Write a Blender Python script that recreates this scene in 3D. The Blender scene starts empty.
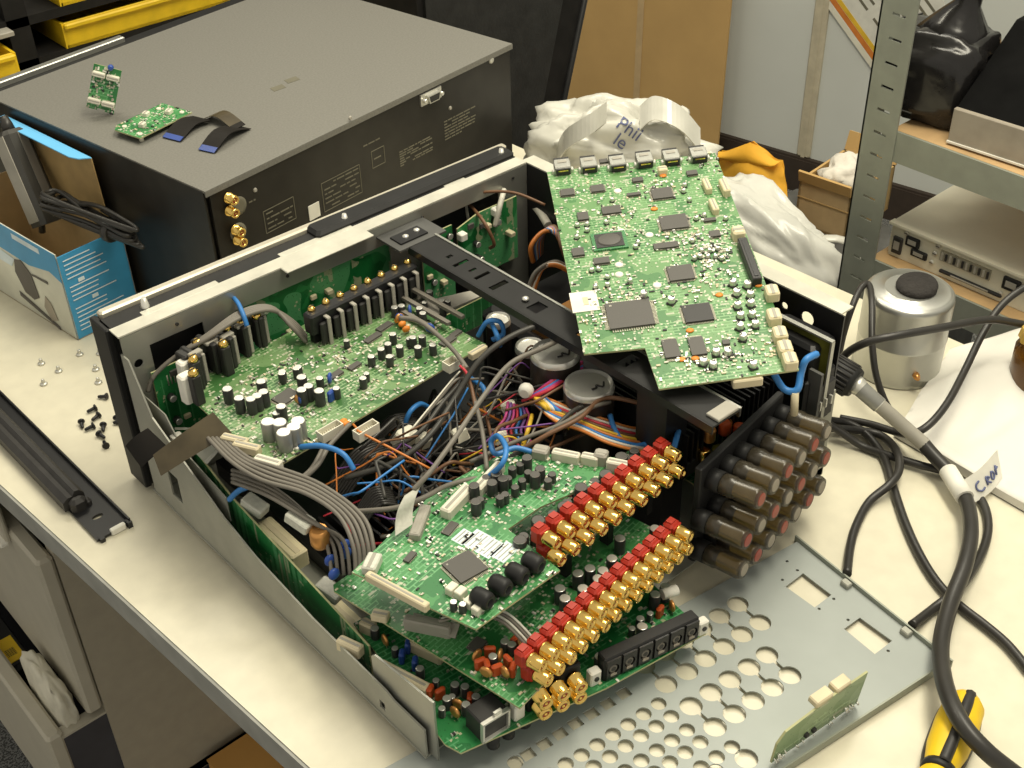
import bpy, bmesh, math, random
from mathutils import Matrix, Vector, Euler
from mathutils.geometry import delaunay_2d_cdt
random.seed(7)
PI = math.pi
scene = bpy.context.scene
COL = scene.collection
V = Vector

# ------------------------------------------------------------------ camera
FPX = 1246.97
CAM_LOC = V((-.29254, -.81695, .70657))
CAM_ROT = Euler((.932267, .023419, -.729204), 'XYZ')
CR = CAM_ROT.to_matrix()
cd = bpy.data.cameras.new('camera'); cam = bpy.data.objects.new('camera', cd); COL.objects.link(cam)
cam.location = CAM_LOC; cam.rotation_euler = CAM_ROT
cd.sensor_width = 36; cd.lens = FPX / 1024 * 36; cd.clip_start = .02
scene.camera = cam

def ray(px, py):
    return CR @ V(((px - 512) / FPX, -(py - 384) / FPX, -1.0))
def at(px, py, z=0.0):
    """point of the photograph on the horizontal plane z"""
    d = ray(px, py); return CAM_LOC + d * ((z - CAM_LOC.z) / d.z)
def atx(px, py, x):
    d = ray(px, py); return CAM_LOC + d * ((x - CAM_LOC.x) / d.x)
def aty(px, py, y):
    d = ray(px, py); return CAM_LOC + d * ((y - CAM_LOC.y) / d.y)
def on(M, px, py, h=0.0):
    """local coordinates on the plane z=h of frame M"""
    n = M.to_3x3().col[2].normalized(); p0 = M @ V((0, 0, h)); d = ray(px, py)
    t = (p0 - CAM_LOC).dot(n) / d.dot(n)
    return M.inverted() @ (CAM_LOC + d * t)
def frame(o, yaw=0, pitch=0, roll=0):
    return Matrix.Translation(V(o)) @ Euler((pitch, roll, yaw), 'XYZ').to_matrix().to_4x4()

# ------------------------------------------------------------------ materials
def nodes(name):
    m = bpy.data.materials.new(name); m.use_nodes = True
    nt = m.node_tree
    b = nt.nodes['Principled BSDF']
    return m, nt, b
def mat(name, col, rough=.5, metal=0, var=.12, scale=40, bump=0, bscale=200, trans=0, alpha=1, spec=.5, ior=1.45):
    m, nt, b = nodes(name)
    b.inputs['Roughness'].default_value = rough; b.inputs['Metallic'].default_value = metal
    b.inputs['Specular IOR Level'].default_value = spec; b.inputs['IOR'].default_value = ior
    b.inputs['Transmission Weight'].default_value = trans; b.inputs['Alpha'].default_value = alpha
    tc = nt.nodes.new('ShaderNodeTexCoord')
    nz = nt.nodes.new('ShaderNodeTexNoise'); nz.inputs['Scale'].default_value = scale; nz.inputs['Detail'].default_value = 4
    nt.links.new(tc.outputs['Object'], nz.inputs['Vector'])
    rp = nt.nodes.new('ShaderNodeMapRange')
    rp.inputs['From Min'].default_value = .3; rp.inputs['From Max'].default_value = .7
    rp.inputs['To Min'].default_value = 1 - var; rp.inputs['To Max'].default_value = 1 + var
    nt.links.new(nz.outputs['Fac'], rp.inputs['Value'])
    mx = nt.nodes.new('ShaderNodeVectorMath'); mx.operation = 'SCALE'
    mx.inputs[0].default_value = col[:3]
    nt.links.new(rp.outputs['Result'], mx.inputs['Scale'])
    nt.links.new(mx.outputs['Vector'], b.inputs['Base Color'])
    if bump:
        n2 = nt.nodes.new('ShaderNodeTexNoise'); n2.inputs['Scale'].default_value = bscale; n2.inputs['Detail'].default_value = 3
        nt.links.new(tc.outputs['Object'], n2.inputs['Vector'])
        bp = nt.nodes.new('ShaderNodeBump'); bp.inputs['Strength'].default_value = bump; bp.inputs['Distance'].default_value = .002
        nt.links.new(n2.outputs['Fac'], bp.inputs['Height']); nt.links.new(bp.outputs['Normal'], b.inputs['Normal'])
    return m
def speckle(name, col, col2, scale, thr, rough=.6, blur=.05):
    m, nt, b = nodes(name); b.inputs['Roughness'].default_value = rough
    tc = nt.nodes.new('ShaderNodeTexCoord'); nz = nt.nodes.new('ShaderNodeTexNoise')
    nz.inputs['Scale'].default_value = scale; nz.inputs['Detail'].default_value = 5
    nt.links.new(tc.outputs['Object'], nz.inputs['Vector'])
    r = nt.nodes.new('ShaderNodeValToRGB'); r.color_ramp.elements[0].position = thr; r.color_ramp.elements[1].position = thr + blur
    r.color_ramp.elements[0].color = (*col, 1); r.color_ramp.elements[1].color = (*col2, 1)
    nt.links.new(nz.outputs['Fac'], r.inputs['Fac']); nt.links.new(r.outputs['Color'], b.inputs['Base Color'])
    return m
def pcb(name, dark, light, pad=(.62, .62, .48), dens=.5, sc=1.0, off=0.0):
    """solder-mask green with pale copper traces, pads and silkscreen"""
    m, nt, b = nodes(name); N = nt.nodes; L = nt.links
    b.inputs['Roughness'].default_value = .38
    tc = N.new('ShaderNodeTexCoord'); mp = N.new('ShaderNodeMapping'); mp.inputs['Location'].default_value = (off, off * .7, 0)
    L.new(tc.outputs['Object'], mp.inputs['Vector'])
    def math_(op, a, v2=None, c=None):
        n = N.new('ShaderNodeMath'); n.operation = op
        for i, x in enumerate((a, v2, c)):
            if x is None: continue
            if isinstance(x, (int, float)): n.inputs[i].default_value = x
            else: L.new(x, n.inputs[i])
        return n.outputs[0]
    def noise(s, d=2):
        n = N.new('ShaderNodeTexNoise'); n.inputs['Scale'].default_value = s; n.inputs['Detail'].default_value = d
        L.new(mp.outputs[0], n.inputs['Vector']); return n.outputs['Fac']
    def brick(s, w, h, mort):
        n = N.new('ShaderNodeTexBrick'); n.inputs['Scale'].default_value = s; n.inputs['Mortar Size'].default_value = mort
        n.inputs['Brick Width'].default_value = w; n.inputs['Row Height'].default_value = h; n.inputs['Bias'].default_value = 0
        n.inputs['Color1'].default_value = (0, 0, 0, 1); n.inputs['Color2'].default_value = (1, 1, 1, 1); n.inputs['Mortar'].default_value = (.5, .5, .5, 1)
        L.new(mp.outputs[0], n.inputs['Vector']); return n.outputs['Fac'], n.outputs['Color']
    def mix(f, a, c):
        n = N.new('ShaderNodeMix'); n.data_type = 'RGBA'
        L.new(f, n.inputs['Factor'])
        if isinstance(a, tuple): n.inputs['A'].default_value = (*a, 1)
        else: L.new(a, n.inputs['A'])
        if isinstance(c, tuple): n.inputs['B'].default_value = (*c, 1)
        else: L.new(c, n.inputs['B'])
        return n.outputs['Result']
    area = math_('GREATER_THAN', noise(45 * sc), .5)
    c = mix(area, dark, light)
    f1, c1 = brick(110 * sc, .9, .35, .05)
    n1 = math_('GREATER_THAN', noise(30 * sc, 1), .47)
    c = mix(math_('MULTIPLY', f1, n1), c, tuple(min(1, x * 1.25 + .05) for x in light))
    vo = N.new('ShaderNodeTexVoronoi'); vo.distance = 'CHEBYCHEV'; vo.inputs['Scale'].default_value = 330 * sc; vo.inputs['Randomness'].default_value = .75
    L.new(mp.outputs[0], vo.inputs['Vector'])
    v = math_('LESS_THAN', vo.outputs['Distance'], .26)
    n2 = math_('GREATER_THAN', noise(60 * sc, 1), 1 - dens)
    c = mix(math_('MULTIPLY', v, n2), c, pad)
    f2, c2 = brick(70 * sc, .55, .22, .04)
    sp = N.new('ShaderNodeSeparateColor'); L.new(c2, sp.inputs['Color'])
    s = math_('GREATER_THAN', sp.outputs['Red'], .86)
    n3 = math_('GREATER_THAN', noise(85 * sc, 1), .52)
    c = mix(math_('MULTIPLY', math_('MULTIPLY', s, n3), .8), c, tuple(x * .9 for x in pad))
    v3 = N.new('ShaderNodeTexVoronoi'); v3.inputs['Scale'].default_value = 420 * sc; L.new(mp.outputs[0], v3.inputs['Vector'])
    c = mix(math_('MULTIPLY', math_('LESS_THAN', v3.outputs['Distance'], .17), .75), c, tuple(x * .45 for x in dark))
    L.new(c, b.inputs['Base Color'])
    return m

MT = {}
def M_(k, *a, **kw): MT[k] = mat(k, *a, **kw)
M_('black_plastic', (.016, .016, .016), .5, var=.2, spec=.35)
M_('black_paint', (.012, .012, .013), .35, var=.2)
M_('soft_black', (.02, .02, .019), .6, var=.3, bump=.2)
M_('rubber', (.028, .026, .024), .5, var=.2, scale=90)
M_('cable_black', (.03, .028, .025), .38, var=.15)
M_('grey_cable', (.17, .155, .13), .5)
M_('flange', (.6, .585, .5), .4, .2)
M_('dark_cable', (.05, .048, .042), .45)
M_('steel', (.42, .42, .38), .38, .75, var=.08, scale=25)
M_('plate_steel', (.36, .39, .37), .55, .1, var=.06, scale=18)
M_('zinc', (.36, .36, .31), .5, .35, var=.08)
M_('bright_metal', (.8, .79, .73), .3, .7, var=.05)
M_('silver', (.68, .67, .61), .38, .65, var=.08)
M_('gold', (.92, .62, .18), .2, 1, var=.1, scale=150)
M_('copper', (.65, .32, .1), .35, .7)
M_('champagne', (.62, .58, .47), .35, .5, var=.05)
M_('red_plastic', (.42, .03, .014), .4, var=.15)
M_('orange', (.75, .25, .03), .5)
M_('white_plastic', (.72, .69, .57), .45, var=.06)
M_('cream_plastic', (.72, .64, .42), .45, var=.06)
M_('beige_plastic', (.64, .56, .38), .5, var=.08)
M_('chip', (.085, .08, .072), .5, var=.12, scale=60)
M_('chip_dark', (.028, .027, .026), .45, var=.12)
M_('leads', (.42, .4, .32), .4, .5, var=.2, scale=500)
M_('blue_wire', (.04, .2, .52), .42)
M_('navy_part', (.02, .05, .3), .4)
M_('yellow_wire', (.7, .45, .04), .45)
M_('orange_wire', (.6, .2, .04), .45)
M_('red_wire', (.5, .03, .05), .45)
M_('magenta_wire', (.45, .04, .2), .45)
M_('white_wire', (.68, .65, .56), .45)
M_('brown_wire', (.16, .08, .04), .5)
M_('purple_wire', (.16, .06, .25), .5)
M_('blue_cap', (.03, .08, .34), .35)
M_('grey_conn', (.36, .34, .29), .5)
M_('ffc', (.6, .6, .52), .4, var=.1, scale=300)
M_('sleeve', (.045, .045, .045), .35)
M_('sleeve_brown', (.03, .024, .02), .35)
M_('grey_sleeve', (.28, .28, .26), .35, .3)
M_('film_red', (.5, .08, .02), .3)
M_('label_white', (.78, .76, .68), .6)
M_('desk_top', (.68, .64, .50), .28, var=.045, scale=55)
M_('desk_edge', (.33, .33, .3), .5)
M_('matte_black', (.007, .007, .007), .9, var=.2, spec=.06)
M_('taupe', (.36, .325, .25), .55, var=.05, scale=60)
M_('taupe_light', (.44, .41, .33), .5, var=.04)
M_('drawer_dark', (.05, .05, .058), .6)
M_('wall', (.62, .64, .6), .8, var=.04, scale=4)
M_('wall_trim', (.5, .45, .33), .7)
M_('base_dark', (.04, .028, .02), .7)
M_('card', (.52, .335, .13), .85, var=.06, scale=9)
M_('card_pale', (.5, .36, .19), .85, var=.08)
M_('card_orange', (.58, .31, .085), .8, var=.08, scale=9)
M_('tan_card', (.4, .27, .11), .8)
M_('wood', (.5, .33, .16), .7, var=.15, scale=25)
M_('galv', (.3, .32, .27), .5, .3, var=.08)
M_('cream_case', (.72, .69, .55), .5, var=.03)
M_('receiver_top', (.2, .194, .172), .55, .25, var=.12, scale=500)
M_('receiver_black', (.022, .02, .017), .38, .2, var=.2)
M_('print_grey', (.15, .14, .1), .6)
M_('yellow', (.78, .52, .015), .5, var=.1)
M_('envelope', (.86, .45, .04), .7, var=.07, scale=30)
M_('blue_print', (.05, .3, .55), .45, var=.06)
M_('blue_light', (.16, .52, .88), .45, var=.03)
M_('photo_print', (.62, .62, .52), .45, var=.2, scale=14)
M_('print_white', (.66, .76, .8), .5)
M_('print_dark', (.1, .09, .08), .5)
M_('bag_text', (.12, .14, .27), .6)
M_('cloth', (.74, .72, .66), .8, var=.04, scale=14, bump=.2, bscale=60)
M_('can_metal', (.52, .52, .48), .33, .85, var=.08, scale=18)
M_('rough_black', (.025, .022, .02), .9, var=.5, bump=1, bscale=300)
M_('amber', (.2, .085, .01), .08, trans=.5, var=.2)
M_('gold_foil', (.75, .5, .12), .35, .6, bump=1, bscale=90)
M_('tan_metal', (.34, .3, .24), .5)
M_('cab_black', (.014, .013, .012), .7, var=.25, spec=.25)
M_('dark_grey', (.07, .07, .066), .6, var=.3, scale=30)
M_('packet', (.62, .59, .48), .6, var=.12, scale=50, bump=.5, bscale=40)
M_('tissue', (.72, .68, .6), .8, var=.08, scale=60, bump=.8, bscale=50)
M_('poster', (.66, .65, .58), .7, var=.08, scale=45)
M_('olive_pcb', (.1, .1, .015), .4, var=.4, scale=80)
M_('smoke', (.06, .05, .034), .25, var=.25, scale=200, alpha=.72, spec=.6)
M_('dark_red', (.32, .05, .03), .3)
M_('flex_black', (.014, .012, .01), .6, spec=.2)
M_('flex_brown', (.07, .055, .03), .3, var=.3)
M_('flex_blue', (.03, .07, .3), .35)
MT['bag'] = mat('bag_film', (.66, .65, .58), .25, var=.16, scale=14, bump=.4, bscale=28, alpha=.93, spec=.6)
MT['bag_clear'] = mat('bag_clear', (.76, .76, .7), .22, var=.14, scale=14, bump=.4, bscale=30, alpha=.86, spec=.7)
MT['dark_film'] = mat('dark_film', (.016, .015, .015), .22, var=.3, scale=18, bump=1, bscale=22, spec=.5)
MT['carpet'] = speckle('carpet', (.05, .052, .05), (.2, .2, .19), 320, .48, .95)
MT['pcb_hdmi'] = pcb('pcb_light_green', (.06, .19, .055), (.125, .27, .095), (.5, .52, .38), .6)
MT['pcb_amp'] = pcb('pcb_amp_green', (.05, .15, .04), (.145, .26, .10), (.52, .53, .38), .58, .9, 3.1)
MT['pcb_main'] = pcb('pcb_main_green', (.022, .165, .042), (.06, .25, .075), (.52, .54, .4), .5, .9, 7.7)
MT['pcb_dark'] = pcb('pcb_dark_green', (.008, .13, .03), (.02, .19, .05), (.4, .42, .26), .38, .8, 1.3)
MT['pcb_edge'] = mat('pcb_edge', (.42, .42, .22), .6)
MT['pcb_pale'] = pcb('pcb_pale_back', (.2, .3, .15), (.26, .36, .2), (.5, .52, .38), .25, .6, 5.3)

# ------------------------------------------------------------------ mesh builder
class MB:
    def __init__(s): s.bm = bmesh.new(); s.mats = []; s.M = Matrix.Identity(4)
    def mi(s, k):
        if k not in s.mats: s.mats.append(k)
        return s.mats.index(k)
    def face(s, vs, k, smooth=False):
        try: f = s.bm.faces.new(vs)
        except ValueError: return None
        f.material_index = s.mi(k); f.smooth = smooth; return f
    def v(s, p): return s.bm.verts.new(s.M @ V(p))
    def box(s, c, d, k, rot=None, ch=0.0):
        R = rot.to_matrix() if isinstance(rot, Euler) else (rot or Matrix.Identity(3)); c = V(c)
        x, y, z = d[0] / 2, d[1] / 2, d[2] / 2
        if ch <= 0 or ch > min(x, y, z):
            P = [V((i, j, l)) for l in (-z, z) for j in (-y, y) for i in (-x, x)]
            vs = [s.v(c + R @ p) for p in P]
            for q in ((0, 2, 3, 1), (4, 5, 7, 6), (0, 1, 5, 4), (2, 6, 7, 3), (0, 4, 6, 2), (1, 3, 7, 5)): s.face([vs[i] for i in q], k)
        else:   # chamfered in plan and at the top
            a = [(-x + ch, -y), (x - ch, -y), (x, -y + ch), (x, y - ch), (x - ch, y), (-x + ch, y), (-x, y - ch), (-x, -y + ch)]
            f = lambda q: (q[0] * (x - ch) / x, q[1] * (y - ch) / y)
            rings = [[s.v(c + R @ V((*q, -z))) for q in a], [s.v(c + R @ V((*q, z - ch))) for q in a], [s.v(c + R @ V((*f(q), z))) for q in a]]
            s.face(rings[0][::-1], k); s.face(rings[2], k)
            for r in (0, 1):
                for i in range(8): s.face([rings[r][i], rings[r][(i + 1) % 8], rings[r + 1][(i + 1) % 8], rings[r + 1][i]], k)
        return s
    def ring(s, c, r, n, ax, ay):
        return [s.v(c + ax * (r * math.cos(2 * PI * i / n)) + ay * (r * math.sin(2 * PI * i / n))) for i in range(n)]
    def rev(s, a, b, prof, k, n=12, cap0=True, cap1=True):
        """revolve profile [(t along a->b, radius)] round the axis a->b; k may be a list per segment"""
        a, b = V(a), V(b); d = b - a; L = d.length; d.normalize()
        h = V((0, 0, 1)) if abs(d.z) < .9 else V((1, 0, 0))
        ax = d.cross(h).normalized(); ay = d.cross(ax).normalized()
        rs = [s.ring(a + d * (t * L), max(r, 1e-5), n, ax, ay) for t, r in prof]
        ks = k if isinstance(k, list) else [k] * (len(prof) - 1)
        for j in range(len(rs) - 1):
            for i in range(n): s.face([rs[j][i], rs[j][(i + 1) % n], rs[j + 1][(i + 1) % n], rs[j + 1][i]], ks[j], True)
        if cap0: s.face(rs[0][::-1], ks[0])
        if cap1: s.face(rs[-1], ks[-1])
        return s
    def cyl(s, a, b, r, k, n=12, r2=None): return s.rev(a, b, [(0, r), (1, r if r2 is None else r2)], k, n)
    def tube(s, pts, r, k, n=6, res=5, flat=None):
        P = spline([V(p) for p in pts], res); rings = []
        nrm = None
        for i, p in enumerate(P):
            t = (P[min(i + 1, len(P) - 1)] - P[max(i - 1, 0)])
            if t.length < 1e-9: t = V((0, 0, 1))
            t.normalize()
            if nrm is None: nrm = t.cross(V((0, 0, 1)) if abs(t.z) < .9 else V((1, 0, 0))).normalized()
            nrm = (nrm - t * nrm.dot(t))
            if nrm.length < 1e-6: nrm = t.orthogonal()
            nrm.normalize(); bn = t.cross(nrm)
            rr = r(i / (len(P) - 1)) if callable(r) else r
            fl = 1 if flat is None else flat
            rings.append(s.ring(p, rr, n, nrm, bn * fl))
        for j in range(len(rings) - 1):
            for i in range(n): s.face([rings[j][i], rings[j][(i + 1) % n], rings[j + 1][(i + 1) % n], rings[j + 1][i]], k, True)
        s.face(rings[0][::-1], k); s.face(rings[-1], k)
        return s
    def ribbon(s, pts, wdir, w, th, k, res=6):
        """flat cable: pts centre line, wdir width direction"""
        P = spline([V(p) for p in pts], res); wd = V(wdir).normalized(); rings = []
        for i, p in enumerate(P):
            t = (P[min(i + 1, len(P) - 1)] - P[max(i - 1, 0)]).normalized(); n = t.cross(wd).normalized()
            rings.append([s.v(p + wd * (a * w / 2) + n * (b * th / 2)) for a, b in ((-1, -1), (1, -1), (1, 1), (-1, 1))])
        for j in range(len(rings) - 1):
            for i in range(4): s.face([rings[j][i], rings[j][(i + 1) % 4], rings[j + 1][(i + 1) % 4], rings[j + 1][i]], k)
        s.face(rings[0][::-1], k); s.face(rings[-1], k)
        return s
    def prism(s, poly, z0, z1, k, side=None):
        lo = [s.v((p[0], p[1], z0)) for p in poly]; hi = [s.v((p[0], p[1], z1)) for p in poly]
        s.face(lo[::-1], k); s.face(hi, k); n = len(poly)
        for i in range(n): s.face([lo[i], lo[(i + 1) % n], hi[(i + 1) % n], hi[i]], side or k)
        return s
    def holed(s, outer, holes, z0, z1, k, side=None):
        """flat sheet with real cut-outs"""
        def area(p): return sum(p[i][0] * p[(i + 1) % len(p)][1] - p[(i + 1) % len(p)][0] * p[i][1] for i in range(len(p)))
        loops = [outer if area(outer) > 0 else outer[::-1]] + [h if area(h) > 0 else h[::-1] for h in holes]
        vs = []; ed = []; 
        for l in loops:
            b0 = len(vs); vs += [V((p[0], p[1])) for p in l]; ed += [(b0 + i, b0 + (i + 1) % len(l)) for i in range(len(l))]
        ov, oe, of, *_ = delaunay_2d_cdt(vs, ed, [], 1, 1e-7)
        def inside(p, poly):
            r = False
            for i in range(len(poly)):
                x1, y1 = poly[i][:2]; x2, y2 = poly[(i + 1) % len(poly)][:2]
                if (y1 > p[1]) != (y2 > p[1]) and p[0] < (x2 - x1) * (p[1] - y1) / (y2 - y1) + x1: r = not r
            return r
        hi = [s.v((p.x, p.y, z1)) for p in ov]; lo = [s.v((p.x, p.y, z0)) for p in ov]
        for f in of:
            c = (sum(ov[i].x for i in f) / len(f), sum(ov[i].y for i in f) / len(f))
            if not inside(c, loops[0]) or any(inside(c, h) for h in loops[1:]): continue
            s.face([hi[i] for i in f], k); s.face([lo[i] for i in reversed(f)], k)
        for l in loops:
            n = len(l); a = [s.v((p[0], p[1], z0)) for p in l]; b = [s.v((p[0], p[1], z1)) for p in l]
            for i in range(n): s.face([a[i], a[(i + 1) % n], b[(i + 1) % n], b[i]], side or k)
        return s
    def sphere(s, c, r, k, sc=(1, 1, 1), u=16, v=10):
        c = V(c); rows = []
        for j in range(v + 1):
            th = PI * j / v
            if j in (0, v): rows.append([s.v(c + V((0, 0, r * sc[2] * math.cos(th))))])
            else: rows.append([s.v(c + V((r * sc[0] * math.sin(th) * math.cos(2 * PI * i / u), r * sc[1] * math.sin(th) * math.sin(2 * PI * i / u), r * sc[2] * math.cos(th)))) for i in range(u)])
        for j in range(v):
            for i in range(u):
                A, B = rows[j], rows[j + 1]
                if len(A) == 1: s.face([A[0], B[i], B[(i + 1) % u]], k, True)
                elif len(B) == 1: s.face([A[i], B[0], A[(i + 1) % u]], k, True)
                else: s.face([A[i], B[i], B[(i + 1) % u], A[(i + 1) % u]], k, True)
        return s
    def grid(s, fn, nu, nv, k, smooth=True):
        G = [[s.v(fn(i / nu, j / nv)) for j in range(nv + 1)] for i in range(nu + 1)]
        for i in range(nu):
            for j in range(nv): s.face([G[i][j], G[i + 1][j], G[i + 1][j + 1], G[i][j + 1]], k, smooth)
        return s
    def mesh(s, name, recalc=False):
        if recalc: bmesh.ops.recalc_face_normals(s.bm, faces=s.bm.faces)
        me = bpy.data.meshes.new(name); s.bm.to_mesh(me); s.bm.free()
        for k in s.mats: me.materials.append(MT[k])
        return me
    def build(s, name, parent=None, M=None, recalc=False): return put(name, s.mesh(name, recalc), parent, M)

def spline(P, res):
    if len(P) < 3 or res <= 1:
        return P
    out = []
    for i in range(len(P) - 1):
        p0 = P[max(i - 1, 0)]; p1 = P[i]; p2 = P[i + 1]; p3 = P[min(i + 2, len(P) - 1)]
        for q in range(res):
            t = q / res
            out.append(.5 * ((2 * p1) + (p2 - p0) * t + (2 * p0 - 5 * p1 + 4 * p2 - p3) * t * t + (3 * p1 - p0 - 3 * p2 + p3) * t ** 3))
    out.append(P[-1]); return out
def put(name, me, parent=None, M=None):
    o = bpy.data.objects.new(name, me); COL.objects.link(o)
    if parent: o.parent = parent
    if M is not None: o.matrix_local = M
    return o
def thing(name, label, cat, M=None, group=None):
    o = bpy.data.objects.new(name, None); COL.objects.link(o); o.empty_display_size = .02
    if M is not None: o.matrix_local = M
    return tag(o, label, cat, group)
def tag(o, label, cat, group=None, kind=None):
    o['label'] = label; o['category'] = cat
    if group: o['group'] = group
    if kind: o['kind'] = kind
    return o
def struct(o): o['kind'] = 'structure'; return o
def T(x, y, z=0, rz=0, s=1):
    m = Matrix.Translation((x, y, z)) @ Matrix.Rotation(rz, 4, 'Z')
    if s != 1: m = m @ (Matrix.Diagonal((*s, 1)) if isinstance(s, tuple) else Matrix.Scale(s, 4))
    return m
def circ(x, y, r, n=20): return [(x + r * math.cos(2 * PI * i / n), y + r * math.sin(2 * PI * i / n)) for i in range(n)]

# ------------------------------------------------------------------ component prototypes
def cap_mesh(r, h, body='sleeve', top='bright_metal'):
    m = MB(); m.rev((0, 0, 0), (0, 0, h), [(0, r * .94), (.06, r), (.9, r), (.97, r * .93), (1, r * .9)], [body, body, body, 'silver'], 14, True, False)
    m.rev((0, 0, h * .985), (0, 0, h), [(0, r * .9), (1, r * .82)], top, 14, False, True)
    m.box((r * .78, 0, h * .5), (r * .5, r * .6, h * .82), 'grey_sleeve', ch=r * .1)
    return m.mesh('electrolytic_capacitor')
CAP_S = cap_mesh(.0032, .010); CAP_M = cap_mesh(.0042, .014); CAP_L = cap_mesh(.0058, .017, 'grey_sleeve')
CAP_T = cap_mesh(.0026, .008); CAP_D = cap_mesh(.0040, .012, 'sleeve', 'chip'); CAP_DS = cap_mesh(.0031, .0085, 'sleeve', 'chip')
def smdcan_mesh():
    m = MB(); m.box((0, 0, .0006), (.0058, .0058, .0012), 'chip_dark', ch=.0004)
    m.rev((0, 0, .001), (0, 0, .0055), [(0, .0024), (.15, .0026), (.85, .0026), (1, .0022)], 'bright_metal', 12)
    m.box((.0013, 0, .00552), (.0013, .0028, .00008), 'chip_dark'); return m.mesh('can_capacitor')
SMDCAN = smdcan_mesh()
def chip_mesh(body='chip', q=True):
    """unit chip 1 x 1 x h.  leads on four (q) or two sides"""
    m = MB(); m.box((0, 0, .0011), (.86, .86 if q else .78, .0016), body, ch=.0005)
    n = 18
    for i in range(n):
        t = (i + .5) / n * .8 - .4
        for sg in (-1, 1):
            m.box((t, sg * .46, .0004), (.022, .1, .0005), 'leads')
            if q: m.box((sg * .46, t, .0004), (.1, .022, .0005), 'leads')
    m.box((-.33, .33, .00195), (.05, .05, .0001), 'grey_conn')
    return m.mesh('chip')
QFP = chip_mesh(); QFPD = chip_mesh('chip_dark'); SOP = chip_mesh('chip', False)
def bga_mesh():
    m = MB(); m.box((0, 0, .0008), (1, 1, .0014), 'pcb_dark', ch=.0003)
    m.box((0, 0, .0017), (.8, .8, .0006), 'chip_dark', ch=.0002)
    m.rev((0, 0, .0018), (0, 0, .003), [(0, .36), (.6, .34), (.8, .30), (.8, .0)], 'chip', 28, False, False); return m.mesh('chip')
BGA = bga_mesh()
def conn_mesh(l, w, h, k='white_plastic', pins=0):
    m = MB(); t = .0008
    m.box((0, 0, h * .2), (l, w, h * .4), k)
    for sg in (-1, 1):
        m.box((0, sg * (w / 2 - t / 2), h * .7), (l, t, h * .6), k); m.box((sg * (l / 2 - t / 2), 0, h * .7), (t, w - 2 * t, h * .6), k)
    n = pins or max(2, int(l / .002))
    for i in range(n): m.box((-l / 2 + (i + .5) * l / n, 0, h * .6), (.0005, .0005, h * .5), 'leads')
    return m.mesh('connector')
def block_mesh(l, w, h, k='white_plastic'):
    m = MB(); m.box((0, 0, h / 2), (l, w, h), k, ch=min(w, h) * .15)
    m.box((0, 0, h + .00005), (l * .86, w * .25, .0003), 'grey_conn'); return m.mesh('connector')
def smd_mesh(k):
    m = MB(); m.box((0, 0, .0006), (.0014, .0013, .0011), k)
    for sg in (-1, 1): m.box((sg * .0009, 0, .0006), (.0005, .0014, .0012), 'bright_metal')
    return m.mesh('chip_resistor')
SMD = [smd_mesh('chip_dark'), smd_mesh('beige_plastic'), smd_mesh('label_white')]
def rca_mesh():
    m = MB()   # axis along -y, base at y=0
    m.rev((0, 0, 0), (0, -.0125, 0), [(0, .0044), (.14, .0044), (.14, .0053), (.24, .0053), (.24, .0049), (.88, .0049), (1, .0043), (1, .003), (.45, .0028)], ['gold'] * 8, 18, True, False)
    m.rev((0, -.0055, 0), (0, -.0112, 0), [(0, .0029), (1, .0027)], ['dark_red'], 12)
    m.rev((0, -.0112, 0), (0, -.0118, 0), [(0, .0012), (1, .0010)], 'gold', 8)
    return m.mesh('phono_jack')
RCA = rca_mesh()
def rcabase(k):
    m = MB(); m.box((0, .0045, 0), (.0112, .009, .0115), k, ch=.0018); m.box((0, -.0004, 0), (.0098, .0016, .0098), k, ch=.0006); m.box((0, .005, .0062), (.006, .005, .0012), k); return m.mesh('jack_base')
RB = {'red': rcabase('red_plastic'), 'black': rcabase('black_plastic'), 'white': rcabase('white_plastic')}
def film_mesh(k):
    m = MB(); m.box((0, 0, .005), (.008, .004, .009), k, ch=.0012); return m.mesh('film_capacitor')
FILM_R = film_mesh('film_red'); FILM_B = film_mesh('blue_cap')
def disc_mesh(k):
    m = MB(); m.rev((0, -.0015, .006), (0, .0015, .006), [(0, .003), (.3, .0046), (.7, .0046), (1, .003)], k, 14)
    for sg in (-1, 1): m.cyl((sg * .0025, 0, 0), (sg * .002, 0, .003), .0004, 'leads', 5)
    return m.mesh('disc_capacitor')
DISC_O = disc_mesh('copper'); DISC_B = disc_mesh('blue_cap')

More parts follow.
